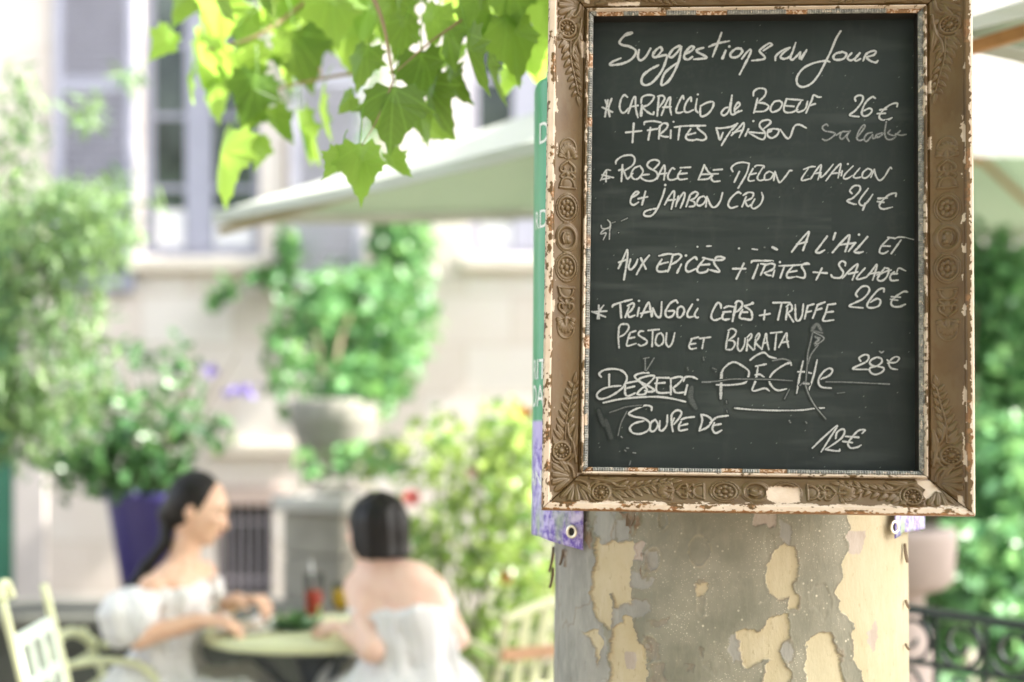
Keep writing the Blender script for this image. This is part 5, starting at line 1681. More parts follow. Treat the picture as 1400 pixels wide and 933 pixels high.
# purple pot on the ledge with its shrub
d = 6.85
xp = fx(196, 6.65); zp = zl_
pot = empty('purple_pot', (xp, d, zp), 'tall tapered purple plastic pot on the stone ledge', 'flower pot')
m_purple = simple('purple_plastic', (.052, .042, .20), .42, .08, 4)
hp = fz(676, 6.65) - zl_; rt_ = 66 * 6.65 / F
MB().lathe([(rt_ * .60, 0), (rt_ * .97, hp - .045), (rt_ * 1.0, hp - .04), (rt_ * 1.03, hp - .004), (rt_ * 1.0, hp), (rt_ * .93, hp), (rt_ * .90, hp - .05)], (xp, d, zp), 48, capt=False).build('pot_body', m_purple, pot, smooth=True)
MB().lathe([(rt_ * .905, hp - .052), (.001, hp - .045)], (xp, d, zp), 40, capb=False, capt=False).build('potting_soil', simple('potting_soil', (.05, .035, .025), .95, .3, 60), pot)
sh = empty('potted_shrub', (xp, d, zp + hp - .05), 'dark leafy shrub growing in the purple pot', 'shrub')
mb = MB()
for i in range(14):
    a = g.uniform(0, 6.28); r = g.uniform(.15, .55)
    mb.tube(catmull([(xp + .05 * math.cos(a), d + .05 * math.sin(a), zp + hp - .05), (xp + r * .4 * math.cos(a), d + r * .4 * math.sin(a), zp + hp + .25), (xp + r * math.cos(a), d + r * math.sin(a) * .7, zp + hp + g.uniform(.35, .75))], 5), list(np.linspace(.008, .003, 11)), 5)
mb.build('stems', m_wood, sh)
C = cloud_px(g, [(175, 640, 96, 42, 6.75, .25, 4), (130, 590, 80, 66, 6.7, .3, 1.6), (225, 590, 80, 60, 6.75, .3, 1.5), (200, 540, 90, 62, 6.8, .3, 1.0), (250, 490, 26, 34, 6.8, .15, .3), (185, 480, 26, 30, 6.8, .15, .22), (90, 640, 50, 40, 6.7, .2, .7), (285, 590, 34, 40, 6.7, .15, .3), (110, 530, 40, 50, 6.7, .2, .4)], 850)
leaf_cloud('leaves', C, g.uniform(.05, .095, len(C)), m_shr, sh, LEAF_SIMPLE, .2, seed=2)
C = cloud_px(g, [(330, 536, 26, 9, 6.7, .1, 2), (285, 510, 10, 14, 6.7, .1, 1)], 46)
leaf_cloud('purple_flowers', C, g.uniform(.03, .05, len(C)), leaf_mat('purple_petal', (.10, .07, .30), (.26, .20, .55), (.3, .2, .6), .5, .3), sh, LEAF_SIMPLE, -.4, seed=3)

# ivy in the urn and up the wall between the shutters
ivy = empty('ivy_plant', (fx(448, 7.5), 7.8, zp), 'big green ivy spilling from the urn and climbing round the pale shutter', 'ivy')
C = cloud_px(g, [(448, 450, 40, 84, 8.4, .4, 2.4), (522, 450, 44, 92, 8.4, .4, 2.8), (485, 525, 72, 44, 7.9, .35, 2.6), (490, 390, 70, 34, 8.8, .3, 1.6), (440, 420, 50, 50, 8.6, .4, 1.4), (545, 470, 44, 60, 8.2, .3, 1.0), (400, 500, 26, 50, 7.9, .25, .5), (500, 625, 50, 26, 7.3, .25, .5), (420, 632, 18, 24, 7.3, .2, .2), (534, 345, 30, 80, 9.3, .12, 2.8), (540, 420, 36, 50, 8.8, .3, 2), (392, 350, 11, 62, 9.35, .08, .8), (360, 376, 34, 7, 9.3, .08, .35), (312, 392, 15, 12, 9.3, .08, .2), (296, 408, 8, 16, 9.3, .06, .16), (572, 330, 16, 40, 9.35, .08, .4), (392, 40, 10, 120, 9.35, .06, .4), (510, 150, 12, 160, 9.35, .06, .7), (575, 400, 24, 90, 8.9, .3, .7), (380, 480, 16, 90, 8.6, .3, .5)], 2900)
leaf_cloud('leaves', C, g.uniform(.06, .12, len(C)), m_ivy, ivy, LEAF_SIMPLE, .6, seed=4)
mb = MB()
for pts in ([(448, 560, 7.8), (470, 450, 8.1), (500, 400, 8.9), (530, 340, 9.4), (512, 150, 9.42), (505, -100, 9.42)], [(448, 560, 7.8), (430, 450, 8.2), (400, 400, 9.3), (392, 300, 9.42), (390, 50, 9.42)], [(400, 395, 9.35), (360, 374, 9.38), (315, 388, 9.38), (295, 420, 9.38)]):
    p = catmull([P(*q) for q in pts], 6); mb.tube(p, list(np.linspace(.014, .005, len(p))), 6)
mb.build('stems', m_wood, ivy)

# rose bushes between the table and the trunk
rose = empty('rose_bush', (.0, 5.8, 0), 'loose rose bush in bright yellow green leaf with a few blooms', 'rose bush')
C = cloud_px(g, [(640, 700, 92, 120, 5.8, .4, 5), (700, 640, 56, 90, 5.6, .3, 4), (610, 610, 80, 60, 6.0, .3, 1.4), (560, 760, 70, 80, 6.0, .4, 2.4), (700, 780, 70, 90, 5.6, .3, 4), (660, 880, 110, 60, 5.8, .4, 3), (540, 640, 60, 50, 6.4, .3, .9), (760, 800, 40, 120, 5.8, .4, 2), (690, 590, 60, 44, 5.7, .3, 1.3)], 1500)
leaf_cloud('leaves', C, g.uniform(.04, .085, len(C)), m_rose, rose, LEAF_SIMPLE, .1, seed=5)
mb = MB()
for i in range(22):
    a = P(g.uniform(560, 760), 940, g.uniform(5.5, 6.1)); a.z = 0
    t = P(g.uniform(560, 750), g.uniform(600, 720), g.uniform(5.5, 6.1))
    m_ = (a + t) / 2 + Vector((g.uniform(-.1, .1), g.uniform(-.1, .1), .1))
    p = catmull([a, m_, t], 6); mb.tube(p, list(np.linspace(.009, .003, len(p))), 5)
mb.build('canes', m_stem, rose)


def bloom(px, py, d, r, col, nm):
    gg = np.random.default_rng(int(px)); C = []; D = []
    c0 = np.array(P(px, py, d))
    V, Fa, T = [], [], []
    for ring_, (n, op, sc) in enumerate(((5, .25, .6), (7, .6, .85), (8, 1.1, 1.0))):
        for i in range(n):
            a = 6.283 * i / n + ring_ * .4; dirv = Vector((math.cos(a) * op, -abs(.6) * .7 + math.sin(a) * op * .3, math.sin(a) * op + .35)).normalized()
            x = dirv.cross(Vector((0, -1, .4))).normalized(); z = x.cross(dirv); o = len(V)
            for (u, v, w) in ((0, 0, 0), (.45, .45, .12), (.3, .95, .22), (-.3, .95, .22), (-.45, .45, .12), (0, .5, 0)): V.append(Vector(c0) + (x * u + dirv * v + z * w) * r * sc); T.append(gg.random())
            Fa += [(o, o + 1, o + 5), (o + 1, o + 2, o + 5), (o + 2, o + 3, o + 5), (o + 3, o + 4, o + 5), (o + 4, o, o + 5)]
    link('blossom', mesh_np('blossom', V, Fa, {'tint': T}), leaf_mat(nm, tuple(c * .8 for c in col), col, col, .6, .35), rose)


bloom(563, 683, 5.35, .040, (.72, .24, .22), 'coral_petal')
bloom(692, 792, 5.2, .030, (.78, .46, .18), 'orange_petal'); bloom(718, 566, 5.3, .028, (.80, .44, .14), 'amber_petal'); bloom(645, 648, 5.4, .03, (.80, .62, .56), 'blush_petal')

# hedge on the right, and a tree far behind it
hed = empty('green_hedge', (2.3, 6.9, 0), 'dense dark green hedge filling the space behind the railing', 'hedge')
C = cloud_px(g, [(1350, 460, 110, 150, 7.9, .25, 10), (1390, 680, 90, 120, 6.6, .4, 6), (1290, 620, 90, 120, 7.2, .4, 5), (1360, 790, 90, 80, 6.2, .3, 4), (1270, 880, 60, 70, 6.6, .3, 1.6), (1400, 880, 60, 60, 5.8, .2, 1.6), (1480, 560, 90, 260, 7.2, .4, 4), (1240, 460, 60, 130, 8.0, .3, 3), (1620, 760, 110, 120, 7.4, .4, 1.8), (1800, 780, 120, 110, 7.4, .4, 1.6)], 9200)
leaf_cloud('leaves', C, g.uniform(.07, .13, len(C)), m_hedge, hed, LEAF_SIMPLE, .35, seed=7)
mb = MB()
for i in range(30):
    a = P(g.uniform(1230, 1850), 900, g.uniform(6.6, 7.8)); a.z = 0; t = Vector((a.x + g.uniform(-.3, .3), a.y, g.uniform(1.3, 2.1)))
    mb.tube([a, (a + t) / 2 + Vector((g.uniform(-.1, .1), 0, 0)), t], [.025, .018, .006], 6)
mb.build('branches', m_wood, hed)


# ------------------------------------------------------------------ two women at the table
def skin_mat(name, c):
    m, nt, b = mat_new(name)
    n1 = noise(nt, 18, 3)
    nt.links.new(mix(nt, mrange(nt, n1, .3, .7), (c[0] * .96, c[1] * .84, c[2] * .80), tuple(min(1, x * 1.08) for x in c)), b.inputs['Base Color'])
    b.inputs['Roughness'].default_value = .48
    b.inputs['Subsurface Weight'].default_value = .12; b.inputs['Subsurface Radius'].default_value = (.012, .005, .003)
    return m


m_skin1 = skin_mat('warm_skin', (.68, .46, .33)); m_skin2 = skin_mat('fair_skin', (.74, .54, .44))
m_hair, nt, b = mat_new('black_hair')
st = noise(nt, 30, 4, .6, scaled(nt, (6, 6, .7)))
nt.links.new(mix(nt, mrange(nt, st, .35, .65), (.004, .0035, .003), (.014, .011, .009)), b.inputs['Base Color']); b.inputs['Roughness'].default_value = .42; b.inputs['Specular IOR Level'].default_value = .25
bump(nt, b, st, .4, .004)
m_dress, nt, b = mat_new('white_cotton')
fo = noise(nt, 9, 4, .6, scaled(nt, (1.6, 1.6, .35)))
nt.links.new(mix(nt, mrange(nt, fo, .3, .7), (.64, .64, .65), (.74, .73, .72)), b.inputs['Base Color']); b.inputs['Roughness'].default_value = .85
bump(nt, b, fo, .55, .02)
m_eye = simple('dark_eye', (.02, .015, .012), .2, .1, 50)
m_lip = simple('lip', (.52, .20, .18), .5, .1, 50)


def hand(s, wr, d, w, n, curl=.5, sc=1.0, thumb=1):
    """wr wrist, d towards the fingers, w across the palm, n out of the back of the hand"""
    wr = np.array(wr, float); d, w, n = (np.array(v, float) / np.linalg.norm(v) for v in (d, w, n))
    kn = wr + d * .085 * sc
    for o in (-.026, -.009, .009, .026): s.cap(wr + w * o * .55 * sc, kn + w * o * sc, .014 * sc, .0115 * sc, .008)
    for i, o in enumerate((-.028, -.0095, .0095, .028)):
        L = (.036, .043, .040, .031)[i] * sc; p = kn + w * o * sc * 1.05; a = .25
        for seg in range(3):
            a2 = a + curl * (.75 if seg else .6)
            dr = d * math.cos(a2) - n * math.sin(a2); q = p + dr * L * (1, .66, .5)[seg]
            s.cap(p, q, (.0095, .0088, .008)[seg] * sc, (.0088, .008, .0065)[seg] * sc, .0035); p = q; a = a2
    t0 = wr + d * .025 * sc + w * thumb * .018 * sc; t1 = t0 + (d * .5 + w * thumb * .75 - n * .3) * .042 * sc; t2 = t1 + (d * .9 + w * thumb * .15 - n * .45) * .032 * sc
    s.cap(t0, t1, .0125 * sc, .0105 * sc, .006); s.cap(t1, t2, .0105 * sc, .008 * sc, .004)


def face(s, c, fwd, up, sc=1.0):
    """features added to a head centred at c that looks along fwd"""
    c = np.array(c, float); f = np.array(fwd, float); f /= np.linalg.norm(f); u = np.array(up, float); u -= f * (u @ f); u /= np.linalg.norm(u); r = np.cross(f, u)
    M = np.stack([f, r, u], 1)
    s.ell(c, (.094 * sc, .074 * sc, .108 * sc), .01, M)
    s.ell(c + f * .030 * sc - u * .052 * sc, (.058 * sc, .054 * sc, .060 * sc), .03, M)
    s.ell(c + f * .066 * sc - u * .098 * sc, (.018 * sc, .022 * sc, .016 * sc), .02, M)          # chin
    s.cap(c + f * .088 * sc + u * .004 * sc, c + f * .108 * sc - u * .034 * sc, .007 * sc, .0115 * sc, .012)   # nose
    s.cap(c + f * .092 * sc - u * .064 * sc + r * .013 * sc, c + f * .092 * sc - u * .064 * sc - r * .013 * sc, .0085 * sc, .0085 * sc, .008)   # lips
    for k in (-1, 1):
        s.ell(c + f * .074 * sc - u * .020 * sc + r * k * .034 * sc, (.02 * sc, .02 * sc, .016 * sc), .02, M)   # cheekbones
        s.ell(c + f * .080 * sc + u * .022 * sc + r * k * .03 * sc, (.013 * sc, .024 * sc, .007 * sc), .012, M)   # brows
        s.ell(c - f * .006 * sc - u * .012 * sc + r * k * .076 * sc, (.017 * sc, .008 * sc, .031 * sc), .006, M)   # ears
    return M


def face_parts(parent, c, M, sc=1.0):
    c = np.array(c, float); f, r, u = M[:, 0], M[:, 1], M[:, 2]
    for k in (-1, 1):
        e = c + f * .083 * sc + u * .002 * sc + r * k * .031 * sc
        mb = MB(); mb.lathe([(.001, -.006), (.006, -.0045), (.009, 0), (.006, .0045), (.001, .006)], e, 12); mb.build('eye', m_eye, parent, smooth=True)
        mb = MB(); mb.tube([Vector(c + f * .093 * sc + u * .026 * sc + r * k * .016 * sc), Vector(c + f * .093 * sc + u * .031 * sc + r * k * .03 * sc), Vector(c + f * .082 * sc + u * .026 * sc + r * k * .046 * sc)], [.003, .0035, .002], 6); mb.build('eyebrow', m_hair, parent)
    mb = MB(); mb.tube([Vector(c + f * .094 * sc - u * .064 * sc + r * .02 * sc), Vector(c + f * .1005 * sc - u * .0635 * sc), Vector(c + f * .094 * sc - u * .064 * sc - r * .02 * sc)], [.002, .0055, .002], 8); mb.build('lips', m_lip, parent, smooth=True)


def fold(s):
    X, Y, Z = np.meshgrid(*[s.lo[i] + s.h * np.arange(s.n[i]) for i in range(3)], indexing='ij')
    f = fbm((X + Y * .6) * 26 + Z * 4, (Y - X * .5) * 26 - Z * 3, 5, 3) - .5
    f2 = np.sin((X * 1.3 + Y) * 38 + 8 * vnoise(X * 7, Z * 7, 3))
    s.D += (.034 * f + .007 * f2).astype(np.float32)


# ---- the woman on the far left of the table, in profile
D1 = 4.55
def q1(px, py, dd=0): return np.array(P(px, py, D1)) + np.array([0, dd, 0])


w1 = empty('person', (q1(215, 980)[0], D1, 0), 'woman with a long black ponytail and puffed white sleeves eating at the table', 'person')
b1 = Sdf(q1(120, 1200, -.40), q1(385, 630, .42), .0062)
hc1 = q1(272, 694)
fw = np.array([.95, -.08, -.30])
M1 = face(b1, hc1, fw, (.2, 0, 1), .94)
b1.cap(q1(260, 728), q1(247, 778), .044, .050, .02)
b1.cap(q1(239, 793, -.10), q1(252, 789, .10), .047, .047, .05)
b1.chain([q1(223, 797, -.145), q1(212, 860, -.205), q1(286, 840, -.165)], [.041, .034, .025], .015)
b1.chain([q1(262, 791, .155), q1(272, 856, .22), q1(316, 826, .09)], [.046, .037, .027], .015)
hand(b1, q1(286, 839, -.163), (1, .15, -.05), (0, 1, .25), (0, -.2, 1), .55, 1.0, 1)
hand(b1, q1(318, 825, .085), (.9, -.45, .1), (.3, .9, 0), (0, .2, 1), .75, 1.0, -1)
for o in (-.065, .065):
    b1.chain([q1(243, 800, o), q1(234, 850, o * .95), q1(222, 905, o * .8), q1(208, 960, o)], [.066, .076, .070, .110], .05)
    b1.chain([q1(208, 965, o * 1.3), q1(325, 972, o * 1.4), q1(322, 1080, o * 1.3), q1(318, 1158, o * 1.2)], [.10, .068, .054, .036], .03)
    b1.cap(q1(314, 1168, o * 1.2), q1(362, 1170, o * 1.4), .03, .022, .02)
b1.ell(q1(258, 822, -.07), (.06, .06, .06), .04); b1.ell(q1(258, 822, .07), (.06, .06, .06), .04)
body1 = link('body', b1.mesh('body'), m_skin1, w1, smooth=True)
face_parts(body1, hc1, M1, .94)
s = Sdf(q1(130, 740, -.2), q1(340, 630, .2), .006)
s.D[:] = .5
s = Sdf(q1(120, 900, -.2), q1(340, 630, .2), .006)
s.ell(hc1 - M1[:, 0] * .022 + M1[:, 2] * .012, (.091, .078, .104), .01, M1)
s.cut(hc1 + M1[:, 0] * .050 + M1[:, 2] * .02, M1[:, 0] * .9 - M1[:, 2] * .50)
s.ell(hc1 - M1[:, 0] * .088 - M1[:, 2] * .045, (.034, .036, .036), .02, M1)
s.chain([hc1 - M1[:, 0] * .09 - M1[:, 2] * .05, q1(229, 742, -.03), q1(205, 775, -.05), q1(183, 806, -.06), q1(166, 836, -.06), q1(158, 858, -.05)], [.026, .018, .018, .019, .016, .007], .02)
hair1 = link('hair', s.mesh('hair'), m_hair, w1, smooth=True)
s = Sdf(q1(105, 1190, -.42), q1(400, 770, .42), .0065)
for o in (-.065, .065):
    s.chain([q1(243, 800, o), q1(234, 850, o * .95), q1(222, 905, o * .8), q1(208, 960, o)], [.078, .088, .082, .126], .05)
s.ell(q1(258, 822, -.07), (.073, .073, .073), .04); s.ell(q1(258, 822, .07), (.073, .073, .073), .04)
s.cut(q1(245, 806), (.10, 0, 1))
for o, px in ((-1, 0), (1, 42)):
    s.ell(q1(199 + px, 832, o * .21), (.090, .075, .072), .03); s.ell(q1(190 + px, 850, o * .215), (.065, .062, .045), .02)
    s.cap(q1(190 + px, 812, o * .20), q1(272 + px * .3, 809, o * .10), .040, .030, .03)
s.cap(q1(268, 806, -.07), q1(280, 806, .07), .026, .026, .03)
for o in (-.09, .09):
    s.chain([q1(205, 970, o), q1(330, 968, o * 1.3)], [.145, .095], .08)
    s.chain([q1(330, 968, o * 1.3), q1(322, 1060, o * 1.5), q1(318, 1140, o * 1.7)], [.095, .10, .115], .08)
    s.chain([q1(190, 985, o), q1(196, 1080, o * 1.5), q1(195, 1140, o * 1.8)], [.13, .12, .13], .10)
s.cap(q1(260, 1000), q1(260, 1130), .14, .17, .1)
s.cut(q1(250, 1142), (0, 0, -1))
fold(s)
link('dress', s.mesh('dress'), m_dress, w1, smooth=True)

# ---- the woman with the bob, seen from behind
D2 = 4.25
def q2(px, py, dd=0): return np.array(P(px, py, D2)) + np.array([0, dd, 0])


w2 = empty('person', (q2(556, 980)[0], D2, 0), 'woman with a short black bob and bare back in a strapless white dress', 'person')
b2 = Sdf(q2(415, 1215, -.32), q2(665, 660, .56), .0062)
hc2 = q2(512, 722, .01)
f2 = np.array([-.82, .57, -.12])
M2 = face(b2, hc2, f2, (0, 0, 1), .90)
b2.cap(q2(516, 750), q2(529, 792), .047, .054, .02)
b2.cap(q2(498, 804, .045), q2(580, 802, -.035), .050, .050, .05)
b2.cap(q2(512, 790, .03), q2(560, 789, -.02), .045, .045, .05)
b2.chain([q2(488, 806, .05), q2(514, 880, -.10), q2(466, 866, .10)], [.047, .040, .026], .018)
b2.chain([q2(592, 806, -.04), q2(624, 872, -.02), q2(596, 905, .20)], [.044, .035, .026], .018)
hand(b2, q2(465, 866, .105), (-.75, .65, .05), (.6, .75, .1), (.05, -.1, 1), .6, .95, -1)
hand(b2, q2(595, 906, .205), (-.6, .8, -.1), (.8, .6, 0), (0, 0, 1), .5, .95, -1)
for o in (-1, 1):
    ox = 20 * o; oy = -.028 * o
    b2.chain([q2(541 + ox, 812, oy), q2(553 + ox * .9, 850, oy), q2(564 + ox * .6, 905, oy), q2(562 + ox * 1.3, 970, oy)], [.070, .070, .062, .108], .05)
    b2.chain([q2(556 + ox * 1.6, 985, oy), q2(476 + ox, 990, .34 + oy), q2(480 + ox, 1110, .36 + oy), q2(482 + ox, 1182, .36 + oy)], [.105, .068, .052, .036], .03)
    b2.cap(q2(482 + ox, 1200, .36 + oy), q2(462 + ox, 1203, .43 + oy), .03, .02, .02)
body2 = link('body', b2.mesh('body'), m_skin2, w2, smooth=True)
face_parts(body2, hc2, M2, .90)
s = Sdf(q2(455, 800, -.18), q2(570, 655, .2), .006)
s.ell(hc2 - M2[:, 0] * .016 + M2[:, 2] * .012, (.088, .078, .098), .01, M2)
s.cap(hc2 - M2[:, 0] * .024 + M2[:, 2] * .01, hc2 - M2[:, 0] * .022 - M2[:, 2] * .10, .080, .082, .03)
s.ell(hc2 - M2[:, 0] * .0 - M2[:, 1] * .052 - M2[:, 2] * .06, (.055, .032, .075), .02, M2); s.ell(hc2 - M2[:, 0] * .0 + M2[:, 1] * .052 - M2[:, 2] * .06, (.055, .032, .075), .02, M2)
s.cut(q2(515, 762), (.05, 0, -1)); s.cut(hc2 + M2[:, 0] * .052 + M2[:, 2] * .03, M2[:, 0] * .93 - M2[:, 2] * .35)
Xh, Yh, Zh = np.meshgrid(*[s.lo[i] + s.h * np.arange(s.n[i]) for i in range(3)], indexing='ij')
s.D += (.016 * (fbm((Xh + Yh) * 45, (Xh - Yh) * 45 + Zh * 5, 9, 3) - .5)).astype(np.float32)
link('hair', s.mesh('hair'), m_hair, w2, smooth=True)
s = Sdf(q2(390, 1210, -.42), q2(700, 790, .62), .0068)
for o in (-1, 1):
    ox = 20 * o; oy = -.028 * o
    s.chain([q2(536 + ox, 792, oy), q2(545 + ox, 820, oy), q2(554 + ox * .9, 850, oy), q2(565 + ox * .62, 905, oy), q2(563 + ox * 1.4, 970, oy)], [.084, .084, .080, .073, .128], .09)
s.cut(q2(548, 829), (-.05, 0, 1))
for o in (-1, 1):
    ox = 20 * o; oy = -.028 * o
    s.chain([q2(558 + ox * 1.6, 985, oy), q2(476 + ox * 1.2, 985, .34 + oy)], [.145, .10], .08)
    s.chain([q2(476 + ox * 1.2, 985, .34 + oy), q2(480 + ox * 1.5, 1170, .36)], [.10, .12], .08)
    s.chain([q2(560 + ox * 1.8, 990, -.03), q2(566 + ox * 2.6, 1165, -.05)], [.15, .15], .1)
s.cap(q2(525, 1030, .15), q2(525, 1165, .15), .16, .19, .1)
s.cut(q2(550, 1172), (0, 0, -1))
fold(s)
link('dress', s.mesh('dress'), m_dress, w2, smooth=True)


# ------------------------------------------------------------------ table, chairs and what is on the table
m_lime = simple('pale_lime_paint', (.66, .69, .43), .5, .08, 14)
m_limep = simple('pale_aqua_paint', (.62, .70, .60), .55, .06, 14)
m_slat = simple('varnished_slat', (.42, .24, .13), .5, .2, 30)
m_grey_iron = simple('grey_cast_iron', (.085, .095, .11), .5, .2, 20)
TZ = .74; TX, TY, TRd = fx(431, 4.6), 4.62, .36
tb = empty('cafe_table', (TX, TY, 0), 'round pale green cafe table on a dark cast iron pedestal between the two women', 'table')
MB().lathe([(TRd - .03, TZ - .036), (TRd - .006, TZ - .034), (TRd, TZ - .026), (TRd, TZ - .008), (TRd - .006, TZ - .001), (TRd - .02, TZ)], (TX, TY, 0), 64).build('tabletop', m_lime, tb, smooth=False)
MB().lathe([(.05, .10), (.045, .16), (.032, .22), (.03, .5), (.042, .56), (.06, .62), (.075, .67), (.16, .700)], (TX, TY, 0), 24).build('pedestal', m_grey_iron, tb, smooth=True)
for k in range(4):
    a = k * math.pi / 2 + .5
    p = catmull([(TX + r * math.cos(a), TY + r * math.sin(a), z) for r, z in ((.03, .17), (.12, .15), (.22, .07), (.30, .02))], 6)
    MB().tube(p, list(np.linspace(.026, .018, len(p))), 8).build('foot', m_grey_iron, tb, smooth=True)
    p = catmull([(TX + r * math.cos(a), TY + r * math.sin(a), z) for r, z in ((.04, .50), (.11, .57), (.20, .66), (.27, .698))], 6)
    MB().tube(p, .013, 8).build('bracket', m_grey_iron, tb, smooth=True)


def chair(name, loc, rz, label, style, zt=.88, cat='chair', arms=True):
    root = empty(name, (loc[0], loc[1], 0), label, cat, 'pale green garden chairs', rz)
    z0 = .45
    def part(mb, nm, mat, sm=True): return mb.build(nm, mat, root, (0, 0, 0), smooth=sm)
    mb = MB(); nsl = 6
    for i in range(nsl):
        x = -.19 + i * .075; mb.box((x, -.20, z0 - .012), (x + .06, .20, z0 + .004), bev=.004)
    part(mb, 'seat', m_lime, False)
    mb = MB(); mb.tube([(-.21, -.20, z0 - .025), (.24, -.20, z0 - .025), (.24, .20, z0 - .025), (-.21, .20, z0 - .025), (-.21, -.20, z0 - .025)], .013, 8); part(mb, 'seat_frame', m_lime)
    for y in (-.21, .21):
        mb = MB(); mb.tube(catmull([(.26, y, 0), (.22, y, .25), (.20, y, z0), (.19, y, z0 + .20 if arms and style != 'low' else z0 + .0)], 5), .014, 8); part(mb, 'leg', m_lime)
        pts = [(-.30, y, 0), (-.22, y, .25), (-.20, y, z0), (-.25, y, (z0 + zt) / 2), (-.31, y, zt)]
        mb = MB(); mb.tube(catmull(pts, 6), .0115, 8); part(mb, 'back_post', m_lime)
        if arms:
            mb = MB(); mb.tube(catmull([(-.25, y, z0 + .21), (-.12, y, z0 + .225), (-.02, y, z0 + .205), (.04, y, z0 + .13), (.06, y, z0 - .02)] if style == 'low' else [(-.25, y, z0 + .21), (-.10, y, z0 + .235), (.08, y, z0 + .225), (.20, y, z0 + .19), (.25, y, z0 + .15), (.22, y, z0 + .12)], 6), .012, 8); part(mb, 'armrest', m_lime)
    bx = lambda z: -.20 - .11 * (z - z0) / (zt - z0)
    if style == 'panel':
        for y in (-.21,):
            mb = MB(); mb.tube(catmull([(-.31, y, zt), (-.32, y + .03, zt + .035), (-.32, y + .08, zt + .035), (-.31, y + .09, zt)], 6), .012, 8); part(mb, 'scroll_top', m_lime)
        za, zb_ = zt - .09, z0 + .16
        mb = MB()
        ys = np.linspace(-.195, .195, 8)
        rows = [za, za - .03, (za + zb_) / 2 + .012, (za + zb_) / 2 - .012, zb_ + .03, zb_]
        def slab(y0, y1, zl, zh):
            vs = []
            for z in (zl, zh):
                for (y, o) in ((y0, -.008), (y1, -.008), (y1, .008), (y0, .008)): vs.append((bx(z) + o, y, z))
            mb.add(vs, [(0, 3, 2, 1), (4, 5, 6, 7), (0, 1, 5, 4), (1, 2, 6, 5), (2, 3, 7, 6), (3, 0, 4, 7)])
        for i in (0, 2, 4): slab(-.195, .195, rows[i + 1], rows[i])
        for (zh, zl) in ((rows[1], rows[2]), (rows[3], rows[4])):
            for k in range(4): slab(-.195 + k * .117, -.195 + k * .117 + .039, zl, zh)
        part(mb, 'backrest', m_limep, False)
        mb = MB(); mb.tube([(bx(zb_ - .03), -.21, zb_ - .03), (bx(zb_ - .03), .21, zb_ - .03)], .012, 8); part(mb, 'cross_bar', m_lime)
    elif style == 'slats':
        mb = MB(); mb.tube(catmull([(-.31, -.235, zt - .02), (-.315, -.12, zt + .02), (-.32, 0, zt + .035), (-.315, .12, zt + .02), (-.31, .235, zt - .02)], 6), .018, 8); part(mb, 'top_rail', m_lime)
        for k in range(5):
            y = -.14 + k * .07; mb = MB(); vs = []
            for z in (z0 + .08, zt + .005):
                for (yy, o) in ((y - .016, -.006), (y + .016, -.006), (y + .016, .006), (y - .016, .006)): vs.append((bx(z) + o, yy, z))
            mb.add(vs, [(0, 3, 2, 1), (4, 5, 6, 7), (0, 1, 5, 4), (1, 2, 6, 5), (2, 3, 7, 6), (3, 0, 4, 7)]); part(mb, 'back_slat', m_lime, False)
        mb = MB(); mb.box((bx(zt - .13) - .018, -.22, zt - .15), (bx(zt - .13) - .004, .22, zt - .11), bev=.003); part(mb, 'wooden_slat', m_slat, False)
        mb = MB(); mb.tube([(bx(z0 + .1), -.21, z0 + .1), (bx(z0 + .1), .21, z0 + .1)], .013, 8); part(mb, 'lower_rail', m_lime)
    elif style == 'low':
        mb = MB(); mb.tube(catmull([(-.27, -.21, zt - .05), (-.31, -.10, zt + .0), (-.31, .10, zt + .0), (-.27, .21, zt - .05)], 6), .017, 8); part(mb, 'top_rail', m_lime)
        for k in range(2):
            z = z0 + .1 + k * .085; mb = MB(); mb.tube([(bx(z), -.21, z), (bx(z), .21, z)], .011, 8); part(mb, 'cross_bar', m_lime)
    return root


chair('garden_chair', (-.965, 3.74), R(5), 'empty pale green chair with a slotted back panel by the stone ledge', 'panel', .955, arms=False)
chair('garden_chair', (fx(222, 4.58), 4.58), R(2), 'pale green low backed armchair under the ponytailed woman', 'low', .72)
chair('garden_chair', (.005, 4.85), R(122), 'empty pale green slatted chair in front of the rose bush', 'slats', .80)
st_ = empty('garden_stool', (fx(553, 4.25), 4.27, 0), 'pale green stool under the woman with the bob', 'stool')
x, y = fx(553, 4.25), 4.27
MB().lathe([(.16, .425), (.175, .43), (.175, .445), (.165, .45)], (x, y, 0), 32).build('seat', m_lime, st_)
for k in range(4):
    a = k * math.pi / 2 + .7
    MB().tube([(x + .13 * math.cos(a), y + .13 * math.sin(a), .424), (x + .19 * math.cos(a), y + .19 * math.sin(a), 0)], .012, 8).build('leg', m_lime, st_)

m_china = simple('white_china', (.82, .82, .80), .25, .03, 10)
m_gplate = simple('dark_green_glaze', (.035, .085, .05), .3, .2, 20)
m_clear, nt, b = mat_new('clear_glass')
b.inputs['Roughness'].default_value = .03; b.inputs['Base Color'].default_value = (.02, .02, .02, 1)
trn = nd(nt, 'ShaderNodeBsdfTransparent'); trn.inputs[0].default_value = (.96, .97, .97, 1)
lw_ = nd(nt, 'ShaderNodeLayerWeight'); lw_.inputs[0].default_value = .35
ms = nd(nt, 'ShaderNodeMixShader'); nt.links.new(mrange(nt, lw_.outputs['Fresnel'], 0, 1, .02, .4), ms.inputs[0])
nt.links.new(trn.outputs[0], ms.inputs[1]); nt.links.new(b.outputs[0], ms.inputs[2]); nt.links.new(ms.outputs[0], nt.nodes['Material Output'].inputs['Surface'])
m_red, nt, b = mat_new('red_orange_drink')
nt.links.new(mix(nt, mrange(nt, noise(nt, 14, 3), .35, .65), (.62, .040, .005), (.75, .11, .010)), b.inputs['Base Color']); b.inputs['Roughness'].default_value = .15; b.inputs['Subsurface Weight'].default_value = .2
